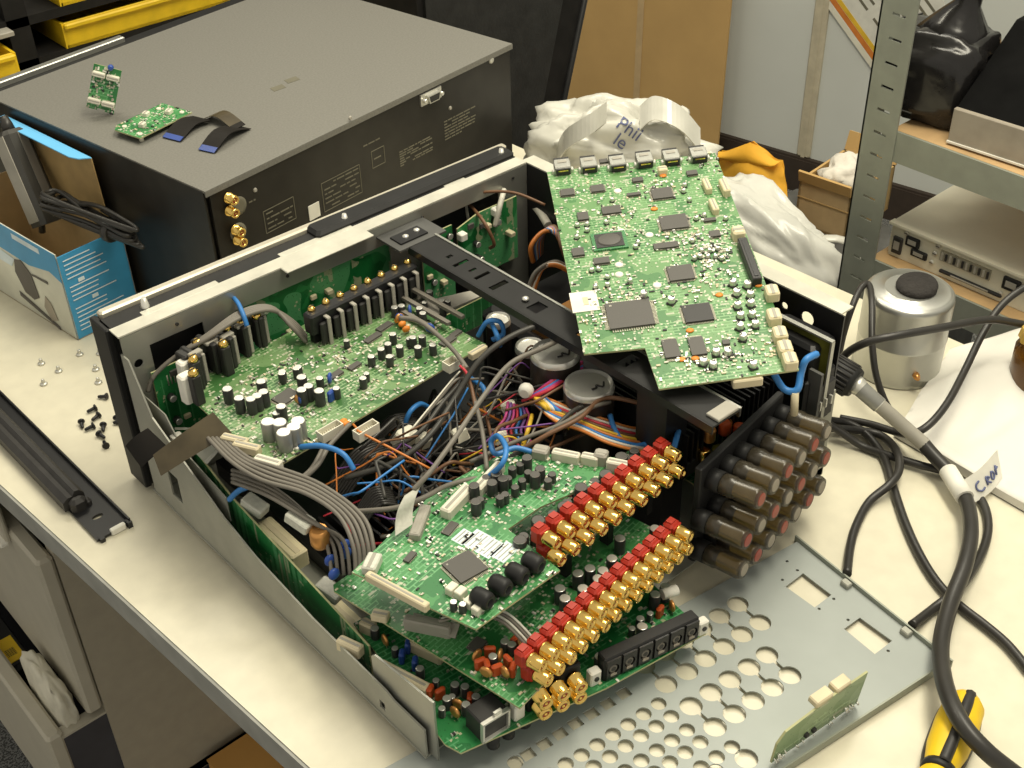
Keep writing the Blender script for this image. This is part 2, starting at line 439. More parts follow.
def board(parent, poly, k, th=.0016):
    m = MB(); m.prism(poly, -th, 0, k, 'pcb_edge'); return m.build('circuit_panel', parent)
def scatter_smd(parent, poly, n, nstuff, seed, avoid=()):
    rnd = random.Random(seed); xs = [p[0] for p in poly]; ys = [p[1] for p in poly]
    def ok(x, y):
        r = False
        for i in range(len(poly)):
            x1, y1 = poly[i]; x2, y2 = poly[(i + 1) % len(poly)]
            if (y1 > y) != (y2 > y) and x < (x2 - x1) * (y - y1) / (y2 - y1) + x1: r = not r
        return r and not any(abs(x - a[0]) < a[2] and abs(y - a[1]) < a[3] for a in avoid)
    c = 0; cl = [(rnd.uniform(min(xs), max(xs)), rnd.uniform(min(ys), max(ys))) for _ in range(14)]
    def pick():
        if rnd.random() < .7:
            q = rnd.choice(cl); return rnd.gauss(q[0], .012), rnd.gauss(q[1], .012)
        return rnd.uniform(min(xs), max(xs)), rnd.uniform(min(ys), max(ys))
    g = 0
    while c < n and g < 9000:
        g += 1; x, y = pick()
        if not ok(x, y): continue
        put('chip_resistor', rnd.choice(SMD), parent, T(x, y, 0, rnd.choice((0, PI / 2)), rnd.uniform(.9, 1.7))); c += 1
    if nstuff:
        m = MB(); c = 0; g = 0
        while c < nstuff and g < 20000:
            g += 1; x, y = pick()
            if not ok(x, y): continue
            a = rnd.choice((0, 1)); s = rnd.uniform(.0009, .0017)
            m.box((x, y, .0004), (s * (2 if a else 1), s * (1 if a else 2), .0008), rnd.choice(('leads', 'silver', 'chip_dark', 'beige_plastic', 'label_white', 'leads'))); c += 1
        o = m.build('solder_joints', parent); o['kind'] = 'stuff'

# ================================================================== SETTING
FLOOR = -.75
m = MB(); m.box((.6, .2, FLOOR - .03), (6, 7, .06), 'carpet'); struct(m.build('floor'))
wd = V((.172, -.985, 0)).normalized(); wn = V((-wd.y * -1, 0, 0))
wn = wd.cross(V((0, 0, 1))).normalized()            # into the room
if wn.x > 0: wn = -wn
WF = Matrix(((wd.x, 0, wn.x, 2.02), (wd.y, 0, wn.y, .87), (0, 1, 0, FLOOR), (0, 0, 0, 1)))
if WF.to_3x3().determinant() < 0: WF = WF @ Matrix.Diagonal((-1, 1, 1, 1))
m = MB(); m.M = WF; m.box((0, 1.2, -.04), (6.4, 2.4, .08), 'wall'); struct(m.build('wall_back'))
m = MB(); m.M = WF; m.box((0, .042, .008), (6.2, .084, .016), 'base_dark'); m.box((0, .086, .006), (6.2, .006, .012), 'base_dark'); struct(m.build('baseboard_back'))
a = on(WF, 821, 0); b = on(WF, 806, 160)
xt = (a.x + b.x) / 2
m = MB(); m.M = WF; m.box((xt, 1.24, .004), (.034, 2.3, .008), 'wall_trim', ch=.003); m.box((xt, 1.24, .0085), (.01, 2.3, .001), 'wall_trim'); struct(m.build('trim_1'))

# ------------------------------------------------------------------ desk
desk = thing('desk', 'cream laminate workbench carrying the opened amplifier', 'desk')
L = lambda y: -.0835 - .075 * y
R_ = lambda y: .683 - .03 * y
m = MB(); m.prism([(L(-.95), -.95), (R_(-.95), -.95), (R_(.74), .74), (L(.74), .74)], -.026, 0, 'desk_top', 'desk_edge'); m.build('desk_top', desk)
m = MB()
for ya, yb in ((-.95, .74),):
    p = V((L(ya), ya, 0)); q = V((L(yb), yb, 0)); d = (q - p)
    m.box(((p.x + q.x) / 2 - .0012, (ya + yb) / 2, -.0135), (.0024, d.length, .025), 'desk_edge', rot=Euler((0, 0, math.atan2(d.y, d.x) - PI / 2)))
m.build('edge_band', desk)
for x, y in ((.62, -.86), (.05, -.88), (.6, .66)):
    m = MB(); m.box((x, y, (FLOOR - .026) / 2), (.05, .05, -FLOOR - .026), 'taupe', ch=.004); m.box((x, y, FLOOR + .01), (.07, .07, .02), 'drawer_dark', ch=.004); m.build('leg', desk)

ped = thing('drawer_pedestal', 'taupe drawer pedestal under the left of the desk with its lower drawer pulled open', 'drawer unit')
x0, y0 = -.072, .085; px1 = .36; py1 = .56
m = MB()
m.box(((x0 + px1) / 2, y0 + .009, -.25), (px1 - x0, .018, .444), 'taupe'); m.box(((x0 + px1) / 2, py1, -.25), (px1 - x0, .018, .444), 'taupe')
m.box((px1, (y0 + py1) / 2, -.25), (.018, py1 - y0, .444), 'taupe'); m.box(((x0 + px1) / 2, (y0 + py1) / 2, -.036), (px1 - x0, py1 - y0, .016), 'taupe')
m.box(((x0 + px1) / 2, (y0 + py1) / 2, -.466), (px1 - x0, py1 - y0, .014), 'taupe'); m.box(((x0 + px1) / 2, (y0 + py1) / 2, -.28), (px1 - x0 - .03, py1 - y0 - .03, .01), 'drawer_dark')
m.build('carcass', ped)
m = MB(); m.box(((x0 + px1) / 2, (y0 + py1) / 2, (-.474 + FLOOR) / 2), (px1 - x0 - .04, py1 - y0 - .04, -.474 - FLOOR), 'drawer_dark'); m.build('plinth', ped)
dr = MB(); dr.box((x0 - .009, (y0 + py1) / 2, -.192), (.016, py1 - y0, .21), 'taupe_light', ch=.003); dr.box((x0 - .019, (y0 + py1) / 2 + .03, -.068), (.006, py1 - y0 - .06, .062), 'taupe_light', ch=.002)
d1 = dr.build('drawer', ped)
m = MB(); m.box((x0 - .024, (y0 + py1) / 2 + .03, -.1), (.008, py1 - y0 - .06, .004), 'label_white', ch=.001); m.build('handle', d1)  # near-white lip: highlight along the drawer edge painted into its colour
# open drawer
dx = -.126
dr = MB(); dr.box((dx, (y0 + py1) / 2 + .0, -.385), (.017, py1 - y0, .17), 'taupe_light', ch=.003)
dr.box(((dx + .2) / 2, y0 + .008, -.385), (.2 - dx, .012, .15), 'drawer_dark'); dr.box(((dx + .2) / 2, py1 - .02, -.385), (.2 - dx, .012, .15), 'drawer_dark')
dr.box(((dx + .2) / 2, y0 + .008, -.3085), (.2 - dx, .014, .003), 'taupe_light')
dr.box(((dx + .2) / 2, (y0 + py1) / 2, -.455), (.2 - dx, py1 - y0 - .04, .008), 'drawer_dark')
d2 = dr.build('drawer', ped)
m = MB(); m.box((dx - .012, .33, -.36), (.006, .12, .012), 'grey_conn', ch=.002); m.build('handle', d2)

def lumpy(name, c, s, k, seed, amp=.15, freq=3.0, u=28, v=18, flat=None, sq=1.0, rz=0, parent=None, ridge=False):
    """crumpled closed skin"""
    from mathutils import noise as ns
    m = MB(); c = V(c); Rz = Matrix.Rotation(rz, 3, 'Z'); o3 = V((seed * 3.1, seed * 1.7, seed))
    def f(i, j):
        th = PI * j; ph = 2 * PI * i
        d = V((math.sin(th) * math.cos(ph), math.sin(th) * math.sin(ph), math.cos(th)))
        e = V([math.copysign(abs(x) ** sq, x) for x in d])
        n = ns.noise(d * freq + o3) + .4 * ns.noise(d * freq * 2.3 + o3) + (.12 if ridge else .3) * abs(ns.noise(d * freq * 5 + o3))
        rg = 1 - abs(ns.noise(V((d.x * 1.7, d.y * .8, d.z)) * freq * 1.2 + o3 * 1.3)) * 2.2; r = 1 + amp * n + (amp * .35 * rg ** 3 if rg > 0 and ridge else 0)
        p = V((e.x * s[0] * r, e.y * s[1] * r, e.z * s[2] * r))
        if flat is not None and p.z < flat: p.z = flat
        return c + Rz @ p
    m.grid(f, u, v, k); 
    bmesh.ops.remove_doubles(m.bm, verts=m.bm.verts, dist=1e-5)
    return m.build(name, parent, recalc=True)

o = tag(lumpy('paper_packet', (-.1035, .142, -.315), (.012, .05, .052), 'packet', 4, .18, 2.5, flat=-.05, sq=.7), 'crumpled white packet with printed lines lying in the open drawer', 'packet')
m = MB(); p = atx(14, 652, -.104)
m.box((-.104, p.y + .035, p.z - .03), (.024, .12, .06), 'black_plastic', ch=.004); m.box((-.104, p.y + .035, p.z + .0005), (.02, .11, .001), 'black_plastic')
bx = thing('equipment_box', 'black box with a yellow barcode sticker in the open drawer', 'box')
m.build('case', bx)
m = MB(); m.box((-.1165, p.y + .01, p.z - .016), (.0012, .05, .03), 'yellow'); m.box((-.106, p.y + .005, p.z + .0012), (.018, .04, .0012), 'yellow')
for i in range(9): m.box((-.112 + i * .0012, p.y + .0, p.z + .002), (.0007 if i % 2 else .0004, .012, .0004), 'black_plastic')
m.build('barcode_sticker', bx)
m = MB(); m.tube([(-.112, .11, -.34), (-.1, .125, -.33), (-.098, .11, -.32), (-.109, .105, -.315), (-.112, .13, -.32), (-.1, .12, -.345)], .003, 'cable_black'); tag(m.build('coiled_lead'), 'black lead coiled at the near end of the open drawer', 'cable')

# carton under the desk
m = MB(); p = at(247, 728, FLOOR + .25); ct = thing('carton', 'brown cardboard carton standing on the floor under the workbench', 'carton', frame((.16, -.048, FLOOR), .0))
m.box((0, 0, .15), (.3, .24, .30), 'card_orange', ch=.003); m.build('box_body', ct)
m = MB(); m.box((0, -.061, .3015), (.3, .118, .003), 'card_orange'); m.build('flap', ct); m = MB(); m.box((0, .061, .3015), (.3, .118, .003), 'card_orange'); m.build('flap', ct)

# ------------------------------------------------------------------ storage rack with yellow bins
rack = thing('storage_rack', 'dark storage rack behind the closed black receiver', 'rack')
RY = .80
m = MB()
m.box((.2, RY + .33, -.05), (.92, .02, 1.4), 'cab_black')
for x in (-.2, .272, .64): m.box((x, RY + .16, -.05), (.03, .32, 1.4), 'cab_black')
m.build('frame', rack)
for z in (-.35, -.12, .075, .1315): 
    m = MB(); m.box((.22, RY + .15, z), (.84, .3, .012), 'cab_black'); m.build('shelf', rack)
m = MB(); m.box((.215, RY + .005, .128), (.085, .05, .006), 'grey_conn', ch=.001); m.build('light_ledge', rack)
def bin_(x0, x1, z, h, label, d=.2, y=RY):
    t = thing('parts_bin', label, 'bin', None, 'yellow parts bins in the rack')
    m = MB(); w = x1 - x0; xc = (x0 + x1) / 2; k = 'yellow'
    m.box((xc, y + d / 2, z + .002), (w, d, .004), k); m.box((xc, y + .002, z + h / 2), (w, .004, h), k, ch=.001); m.box((xc, y + d - .002, z + h / 2), (w, .004, h), k)
    for x in (x0, x1): m.box((x, y + d / 2, z + h / 2), (.004, d, h), k)
    m.build('tray', t)
    m = MB(); m.box((xc, y - .003, z + h - .003), (w, .008, .006), k, ch=.002); m.build('front_lip', t)
    return t
bin_(.33, .62, .0815, .034, 'lower long yellow parts bin behind the closed black receiver')
bin_(.335, .62, .138, .05, 'upper yellow parts bin at the top edge of the photo, in the dark rack')
bin_(.12, .243, .0815, .03, 'small yellow bin at the left end of the dark rack', .1, RY - .04)

# black cabinet to the right of the receiver
cb = thing('waste_bin', 'tall black bin with a slanting side standing beyond the closed receiver', 'bin')
m = MB(); m.M = Matrix(((1, 0, 0, 0), (0, 0, 1, .48), (0, 1, 0, 0), (0, 0, 0, 1)))
m.prism([(.68, FLOOR), (.765, FLOOR), (1.085, .37), (1.085, .4), (.68, .4)], 0, .30, 'cab_black'); m.build('body', cb)
m = MB(); m.M = Matrix(((1, 0, 0, 0), (0, 0, 1, .474), (0, 1, 0, 0), (0, 0, 0, 1)))
m.prism([(.69, FLOOR + .03), (.72, FLOOR + .03), (1.02, .36), (.69, .36)], 0, .006, 'soft_black'); m.build('front_panel', cb)
m = MB(); m.tube([(.755, .478, FLOOR + .01), (1.075, .478, .36)], .005, 'black_plastic', res=1); m.build('edge_bead', cb)
m = MB(); m.box((.882, .63, .405), (.42, .32, .02), 'black_plastic', ch=.006); m.build('rim', cb)

# cardboard sheet against the wall
cs = thing('cardboard_sheet', 'large flattened brown cardboard sheet leaning on the wall', 'cardboard')
CF = WF @ Matrix.Translation((0, 0, .05)) @ Matrix.Rotation(-.02, 4, 'X')
r0 = on(CF, 733, 0); s0 = on(CF, 640, 60)
h = 1.5; rx = r0.x; sx = s0.x; sgn = 1 if rx > sx else -1
for nm, xa, xb, k, dz in (('right_panel', sx, rx, 'card', 0), ('left_panel', sx - sgn * .62, sx, 'card', .001)):
    m = MB(); m.M = CF; w = abs(xb - xa)
    m.box(((xa + xb) / 2, h / 2, .004 + dz), (w - .002, h, .006), k); m.build(nm.split('_')[1], cs)
m = MB(); m.M = CF; m.box((sx, h / 2, .0075), (.018, h, .003), 'card_pale'); m.build('fold_crease', cs)

# low dark cabinet beyond the desk
lc = thing('low_cabinet', 'low dark grey cabinet beyond the far edge of the workbench', 'cabinet')
m = MB(); m.box((.99, .06, (FLOOR - .262) / 2), (.48, .34, -FLOOR - .262), 'dark_grey'); m.build('carcass', lc)
m = MB(); m.box((.99, .06, -.256), (.5, .36, .012), 'dark_grey', ch=.003); m.build('top', lc)

# open carton with tissue
p = at(845, 241, -.25)
cx = thing('open_carton', 'small open brown carton stuffed with white paper beyond the workbench', 'carton', frame((p.x, p.y, -.25), math.radians(6)))
w, d, h = .13, .088, .075                       # local: x away, y left
m = MB(); t = .004
m.box((w / 2, d / 2, t / 2), (w, d, t), 'card')
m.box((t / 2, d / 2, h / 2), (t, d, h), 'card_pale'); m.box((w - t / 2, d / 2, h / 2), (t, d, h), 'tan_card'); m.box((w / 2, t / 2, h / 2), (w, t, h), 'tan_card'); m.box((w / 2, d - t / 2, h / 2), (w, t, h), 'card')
m.build('box_body', cx)
for pos, dim, ro in (((-.004, d / 2, h + .008), (t, d, .018), Euler((0, -.25, 0))), ((w + .006, d / 2, h + .014), (t, d, .03), Euler((0, .3, 0)))):
    m = MB(); m.box(pos, dim, 'card', rot=ro); m.build('flap', cx)
m = MB(); m.box((-.0005, d / 2, h * .62), (.001, d, .0015), 'tan_card'); m.build('fold_crease', cx)
q = frame((p.x, p.y, -.25), math.radians(6)) @ V((w / 2, d / 2, h * .9))
tag(lumpy('crumpled_paper', q, (.052, .034, .03), 'tissue', 9, .35, 3.2), 'crumpled white paper stuffed into the open carton', 'paper')

# padded envelope
p1, p2, p3, p4 = (atx(708, 212, 1.04), atx(790, 212, 1.04), atx(783, 160, 1.07), atx(722, 150, 1.07))
from mathutils import noise as NS
m = MB()
def envf(side):
    def f(i, j):
        a = p1.lerp(p2, i); b_ = p4.lerp(p3, i); p = a.lerp(b_, j)
        p += V((0, 0, (.022 * max(0, 1 - abs(i - .5) * 2.4)) * j))
        bulge = .012 * math.sin(PI * i) * math.sin(PI * j) + .004 * NS.noise(V((i * 5, j * 5, side)))
        return p + V((-bulge * side, 0, 0))
    return f
m.grid(envf(1), 16, 14, 'envelope'); m.grid(envf(-1), 16, 14, 'envelope'); bmesh.ops.remove_doubles(m.bm, verts=m.bm.verts, dist=1e-4)
en = thing('padded_envelope', 'orange padded envelope standing behind the white plastic bags', 'envelope')
m.build('pouch', en, recalc=True)
m = MB()
m.grid(lambda i, j: p4.lerp(p3, i) + V((-.006 - .012 * math.sin(j * 2.4), 0, .022 * max(0, 1 - abs(i - .5) * 2.4) - .03 * j * (1 - abs(2 * i - 1)) - .004 * j)), 14, 5, 'envelope'); m.build('flap', en)

# plastic bags
def bag(name, label, c, s, seed, rz, amp=.24, freq=2.2, skin='bag'):
    t = thing(name, label, 'bag')
    lumpy('bag_body', c, s, skin, seed, amp, freq, 72, 52, flat=-s[2] * .8, sq=.85, rz=rz, parent=t, ridge=True)
    return t
b1 = bag('carrier_bag', 'large white plastic carrier bag with blue lettering behind the opened amplifier', (.668, .095, .046), (.052, .1, .066), 3, .62, .3, 2.0)
m = MB(); m.ribbon([at(556, 158, .06), at(566, 140, .105), at(590, 124, .13), at(606, 112, .135), at(596, 122, .12)], (.3, .3, 1), .022, .0014, 'bag'); m.build('handle', b1)
m = MB(); m.ribbon([at(640, 118, .115), at(655, 108, .128), at(680, 118, .12), at(700, 140, .09)], (.5, .5, .5), .03, .0014, 'bag'); m.build('handle', b1)
b2 = bag('knotted_bag', 'white plastic bag slumped on the low cabinet beside the orange envelope', (0, 0, 0), (.055, .118, .066), 5, 0, .2, 1.5, 'bag_clear')
b2.matrix_local = frame((.93, .065, -.16), -.1, .25, -.1)
m = MB(); m.tube([(.01, -.05, .045), (.045, -.085, .055), (.06, -.12, .02), (.05, -.13, -.03)], .007, 'bag', n=7, flat=.35); m.build('handle', b2)

# bag lettering: dark blue print wrapped on the bag skin
def project_text(body, obs, k, parent, name):
    """drop the letters of a text object on to the bag along its own normal direction"""
    dg = bpy.context.evaluated_depsgraph_get(); dg.update()
    ev = obs.evaluated_get(dg); me = bpy.data.meshes.new_from_object(ev)
    bpy.data.objects.remove(obs)
    bm = bmesh.new(); bm.from_mesh(me); bmesh.ops.triangulate(bm, faces=bm.faces); bmesh.ops.subdivide_edges(bm, edges=bm.edges, cuts=2)
    return me, bm
cu = bpy.data.curves.new('bag_print', 'FONT'); cu.body = 'Phil\nle'; cu.size = .021; cu.align_x = 'CENTER'; cu.space_line = .8
tx = bpy.data.objects.new('bag_print', cu); COL.objects.link(tx)
me, bm = project_text(None, tx, None, None, None)
body = [c for c in b1.children if c.name.startswith('bag_body')][0]
from mathutils.bvhtree import BVHTree
bb = bmesh.new(); bb.from_mesh(body.data); bvh = BVHTree.FromBMesh(bb)
pc = at(626, 134, .10); dirn = ray(626, 134).normalized()
ux = V((.52, -.85, 0)).normalized(); ux = (ux - dirn * ux.dot(dirn)).normalized(); uy = ux.cross(dirn) * -1
if uy.z < 0: uy = -uy
rot = Matrix.Rotation(-.5, 2)
for v_ in bm.verts:
    q = rot @ V((v_.co.x, v_.co.y)); o_ = pc + ux * q.x + uy * q.y - dirn * .3
    hit = bvh.ray_cast(o_, dirn)
    v_.co = (hit[0] - dirn * .0012) if hit[0] else (pc + dirn * .02)
bm.to_mesh(me); bm.free(); bb.free(); me.materials.clear(); me.materials.append(MT['bag_text']); put('lettering', me, b1)

# ------------------------------------------------------------------ shelf unit at the right
sh = thing('shelf_unit', 'galvanised slotted angle shelf unit at the right of the workbench', 'shelf')
SX = .80
def post(x, y):
    holes = []
    z = FLOOR + .03
    while z < .78:
        holes.append([(y - .009, z), (y + .006, z + .001), (y + .006, z + .004), (y - .009, z + .003)]); z += .0255
    m = MB(); m.M = Matrix(((0, 0, 1, x), (1, 0, 0, 0), (0, 1, 0, 0), (0, 0, 0, 1)))
    m.holed([(y - .021, FLOOR), (y + .021, FLOOR), (y + .021, .8), (y - .021, .8)], holes, 0, .002, 'galv')
    m.M = Matrix.Identity(4); m.box((x + .018, y + .02, (FLOOR + .8) / 2), (.036, .002, .8 - FLOOR), 'galv'); m.build('post', sh)
post(SX, -.157); post(SX, -1.05); post(SX + .46, -1.05)
for z1, dz in ((.131, .034), (-.025, .034)):
    m = MB(); m.box((SX + .003, -.61, z1 - dz / 2), (.003, .9, dz), 'galv'); m.build('beam', sh)
    m = MB(); m.box((SX + .235, -.61, z1 - .0055), (.46, .88, .011), 'wood'); m.build('shelf_board', sh)
# black bag on the top shelf
bz = .1335
p = at(917, 117, bz)
bt = thing('black_bag', 'black bag wrapped in clear plastic on the upper shelf', 'bag')
lumpy('bag_body', (p.x + .03, p.y, bz + .042), (.05, .052, .05), 'dark_film', 2, .12, 2.4, 40, 28, flat=-.042, sq=.55, rz=.15, parent=bt)
m = MB(); m.rev((p.x + .035, p.y - .005, bz + .075), (p.x + .05, p.y - .02, bz + .19), [(0, .045), (.18, .03), (.35, .014), (.5, .012), (.7, .02), (1, .03)], 'dark_film', 12); m.build('gathered_neck', bt)
m = MB(); m.tube([(p.x + .0, p.y + .04, bz + .06), (p.x - .01, p.y + .05, bz + .09), (p.x + .01, p.y + .02, bz + .105)], .0012, 'cable_black'); m.build('carry_loop', bt)
# black device with tan front
a_ = at(948, 141, bz); b_ = at(1021, 165, bz)
yw = math.atan2(b_.y - a_.y, b_.x - a_.x)
dv = thing('monitor', 'black boxy device with a plain tan front at the right end of the upper shelf', 'device', frame(a_, yw))
Lw = .17
m = MB(); m.M = Matrix(((0, 1, 0, 0), (0, 0, 1, 0), (1, 0, 0, 0), (0, 0, 0, 1)))
m.M = Matrix(((0, 0, 1, 0), (1, 0, 0, 0), (0, 1, 0, 0), (0, 0, 0, 1)))
m.prism([(.004, .002), (.24, .002), (.24, .1), (.1, .1), (.004, .034)], 0, Lw, 'matte_black'); m.build('housing', dv)
m = MB(); m.box((Lw / 2, .001, .019), (Lw, .006, .036), 'tan_metal', ch=.001); m.box((Lw / 2, -.002, .001), (Lw, .004, .002), 'label_white'); m.build('front_plate', dv)
# cream device on the lower shelf
dz0 = -.0245; DX = .824
yl = atx(889, 240, DX).y
dc = thing('desktop_computer', 'slim cream metal device showing its rear sockets on the lower shelf', 'computer', frame((DX, yl, dz0), 0))
H_ = .043; Wd = .34
m = MB(); m.box((.16, -Wd / 2, H_ / 2), (.32, Wd, H_), 'cream_case', ch=.002); m.box((-.001, -Wd / 2, H_ - .0015), (.01, Wd, .003), 'cream_case'); m.build('case', dc)
for ya, za, w_, hh, k in ((-.012, .016, .012, .02, 'chip_dark'), (-.03, .027, .017, .011, 'black_plastic'), (-.04, .016, .02, .008, 'black_plastic'), (-.15, .026, .02, .014, 'black_plastic'), (-.105, .008, .075, .003, 'black_plastic')):
    m = MB(); m.box((-.0015, ya, za), (.004, w_, hh), k, ch=.001); m.box((-.003, ya, za), (.002, w_ * .6, hh * .5), 'grey_conn'); m.build('socket', dc)
m = MB(); m.box((-.001, -.095, .026), (.003, .06, .012), 'leads')
for i in range(12): m.box((-.003, -.068 - i * .005, .026), (.002, .0022, .008), 'chip_dark' if i % 2 else 'silver')
m.build('connector_strip', dc)
for ya, za in ((-.02, .034), (-.06, .034), (-.056, .012), (-.058, .024), (-.14, .01), (-.165, .03)):
    m = MB(); m.rev((0, ya, za), (-.002, ya, za), [(0, .003), (.6, .003), (1, .002)], 'silver', 10); m.box((-.0021, ya, za), (.0004, .004, .0008), 'chip_dark'); m.build('screw', dc)

# poster
PF = WF @ Matrix.Translation((0, 0, .003))
pq = [on(PF, *q) for q in ((823, 0), (876, 74), (952, 22), (915, -70), (790, -46))]
po = thing('poster', 'white printed sheet with an orange and yellow border pinned aslant to the wall', 'poster')
m = MB(); m.M = PF; m.prism([(q.x, q.y) for q in pq], 0, .002, 'poster'); m.build('sheet', po)
e0, e1 = V(pq[0][:2]), V(pq[1][:2]); ee = (e1 - e0); nn = V((-ee.y, ee.x)).normalized()
ctr = sum((V(q[:2]) for q in pq), V((0, 0))) / 5
if nn.dot(ctr - e0) < 0: nn = -nn
for nm, o0, o1, k in (('border', .0, .012, 'white_plastic'), ('border', .014, .026, 'orange_wire'), ('border', .027, .037, 'yellow_wire')):
    m = MB(); m.M = PF; m.prism([e0 + nn * o0 - ee * .6, e1 + nn * o0, e1 + nn * o1, e0 + nn * o1 - ee * .6], .002, .0026, k); m.build(nm, po)
m = MB(); m.M = PF
for i in range(7):
    for j in range(2):
        s = e0 + nn * (.07 + i * .02) + ee * (.05 + j * .45); m.prism([s, s + ee * .34, s + ee * .34 + nn * .006, s + nn * .006], .002, .0023, 'print_grey')
m.build('printed_lines', po)

# ================================================================== CLOSED RECEIVER
RBm = frame((.1645, .134, 0), math.radians(8.86))
cr = thing('av_receiver', 'closed black receiver with its rear panel facing the opened amplifier', 'receiver', RBm)
W_, D_, H2 = .437, .352, .18
m = MB(); m.box((W_ / 2, D_ / 2, .094), (W_ - .006, D_ - .006, .164), 'receiver_black'); m.build('chassis', cr)
m = MB()      # folded top cover: top sheet, side skirts, rolled front lip
m.box((W_ / 2, D_ / 2 - .002, H2 - .0012), (W_ + .002, D_ + .004, .0024), 'receiver_top')
for x in (0, W_): m.box((x, D_ / 2, .096), (.002, D_, .165), 'receiver_black')
m.box((W_ / 2, -.0035, H2 - .0035), (W_ + .002, .0015, .005), 'receiver_top')
m.build('top_cover', cr)
m = MB(); m.box((W_ / 2, -.001, .094), (W_ - .008, .003, .158), 'receiver_black'); m.box((W_ / 2, -.004, .016), (W_ - .01, .008, .002), 'tan_metal'); m.build('rear_panel', cr)
m = MB(); m.box((W_ / 2, D_ + .014, .094), (W_, .028, .164), 'black_plastic', ch=.003); m.box((W_ * .22, D_ + .022, H2 - .002), (W_ * .42, .010, .008), 'steel', ch=.001); fr = m.build('front_panel', cr)
for x in (.03, .055, .085): 
    m = MB(); m.cyl((x, D_ + .028, .12), (x, D_ + .036, .12), .009, 'champagne', 14); m.build('knob', fr)
for x in (.04, .4):
    for y in (.05, .32):
        m = MB(); m.rev((x, y, 0), (x, y, .014), [(0, .018), (.7, .02), (1, .02)], 'rubber', 16); m.build('foot', cr)
for i in range(2):     # two dark printed marks on the cover
    c = RBm.inverted() @ at(278 + i * 14, 88 - i * 8, H2)
    m = MB(); m.prism([(c.x - .009, c.y - .004), (c.x + .006, c.y - .006), (c.x + .009, c.y + .004), (c.x - .006, c.y + .006)], H2, H2 + .0003, 'print_grey'); m.build('cover_mark', cr)
RF = RBm @ Matrix(((1, 0, 0, 0), (0, 0, -1, -.0025), (0, 1, 0, 0), (0, 0, 0, 1)))
def rp(px, py): q = on(RF, px, py); return q.x, q.y
RFl = Matrix(((1, 0, 0, 0), (0, 0, -1, -.0025), (0, 1, 0, 0), (0, 0, 0, 1)))
for px, py, k in ((227, 197, 'gold'), (228, 210, 'gold'), (234, 229, 'gold'), (236, 239, 'white')):
    x, z = rp(px, py); o = put('phono_jack', RCA, cr, T(x, -.002, z)); put('jack_base', RB['black' if k == 'gold' else 'white'], o, T(0, .001, 0, 0, (.8, .3, .8)))
for px, py in ((238, 206), (238, 232)):
    x, z = rp(px, py); m = MB(); m.M = RFl; m.rev((x, z, 0), (x, z, .001), [(0, .0095), (1, .0095), (1, .006)], 'print_grey', 20); m.build('label_ring', cr)
x, z = rp(430, 96)
m = MB(); m.M = RFl; m.box((x, z, .001), (.032, .0125, .002), 'silver', ch=.002)
m.prism([(x - .0095, z + .0045), (x + .0095, z + .0045), (x + .0075, z - .0045), (x - .0075, z - .0045)], .002, .007, 'silver'); m.prism([(x - .008, z + .0033), (x + .008, z + .0033), (x + .0063, z - .0033), (x - .0063, z - .0033)], .007, .0074, 'chip_dark')
sc_ = m.build('serial_port', cr)
for s in (-1, 1): m = MB(); m.M = RFl; m.cyl((x + s * .0128, z, .002), (x + s * .0128, z, .007), .0024, 'bright_metal', 6); m.build('thumb_screw', sc_)
x, z = rp(491, 60); m = MB(); m.M = RFl; m.rev((x, z, 0), (x, z, .002), [(0, .004), (.6, .0038), (1, .002)], 'silver', 12); m.build('screw', cr)
for q in ((255, 190), (350, 118), (450, 108), (455, 74), (463, 70)):
    x, z = rp(*q); m = MB(); m.M = RFl; m.rev((x, z, 0), (x, z, .0015), [(0, .0024), (1, .0016)], 'grey_conn', 10); m.build('screw', cr)
x, z = rp(314, 211); m = MB(); m.M = RFl; m.box((x, z, .0004), (.0145, .016, .0008), 'label_white', ch=.001); m.build('paper_sticker', cr)
def print_block(c0, c1, rows, k='print_grey', frame_=True, seed=1):
    (xa, za), (xb, zb) = rp(*c0), rp(*c1); x0, x1 = sorted((xa, xb)); z0, z1 = sorted((za, zb)); r = random.Random(seed)
    m = MB(); m.M = RFl; t = .0007
    if frame_:
        for z_ in (z0, z1): m.box(((x0 + x1) / 2, z_, .0002), (x1 - x0, t, .0004), k)
        for x_ in (x0, x1): m.box((x_, (z0 + z1) / 2, .0002), (t, z1 - z0, .0004), k)
    for i in range(rows):
        z_ = z1 - (z1 - z0) * (i + .7) / (rows + .4); x_ = x0 + .003
        while x_ < x1 - .004:
            w = min(r.uniform(.003, .012), x1 - .002 - x_); 
            if r.random() < .85: m.box((x_ + w / 2, z_, .0002), (w, .0013, .0004), k)
            x_ += w + .0015
    m.build('printed_panel', cr)
print_block((321, 184), (362, 192), 6, seed=2)
print_block((397, 152), (434, 150), 7, frame_=False, seed=3)
print_block((442, 121), (477, 125), 7, frame_=False, seed=4)
print_block((263, 212), (296, 218), 4, seed=5)
print_block((371, 152), (385, 162), 1, seed=6)
print_block((361, 147), (381, 138), 1, frame_=False, seed=7)
print_block((240, 200), (258, 205), 1, frame_=False, seed=8)

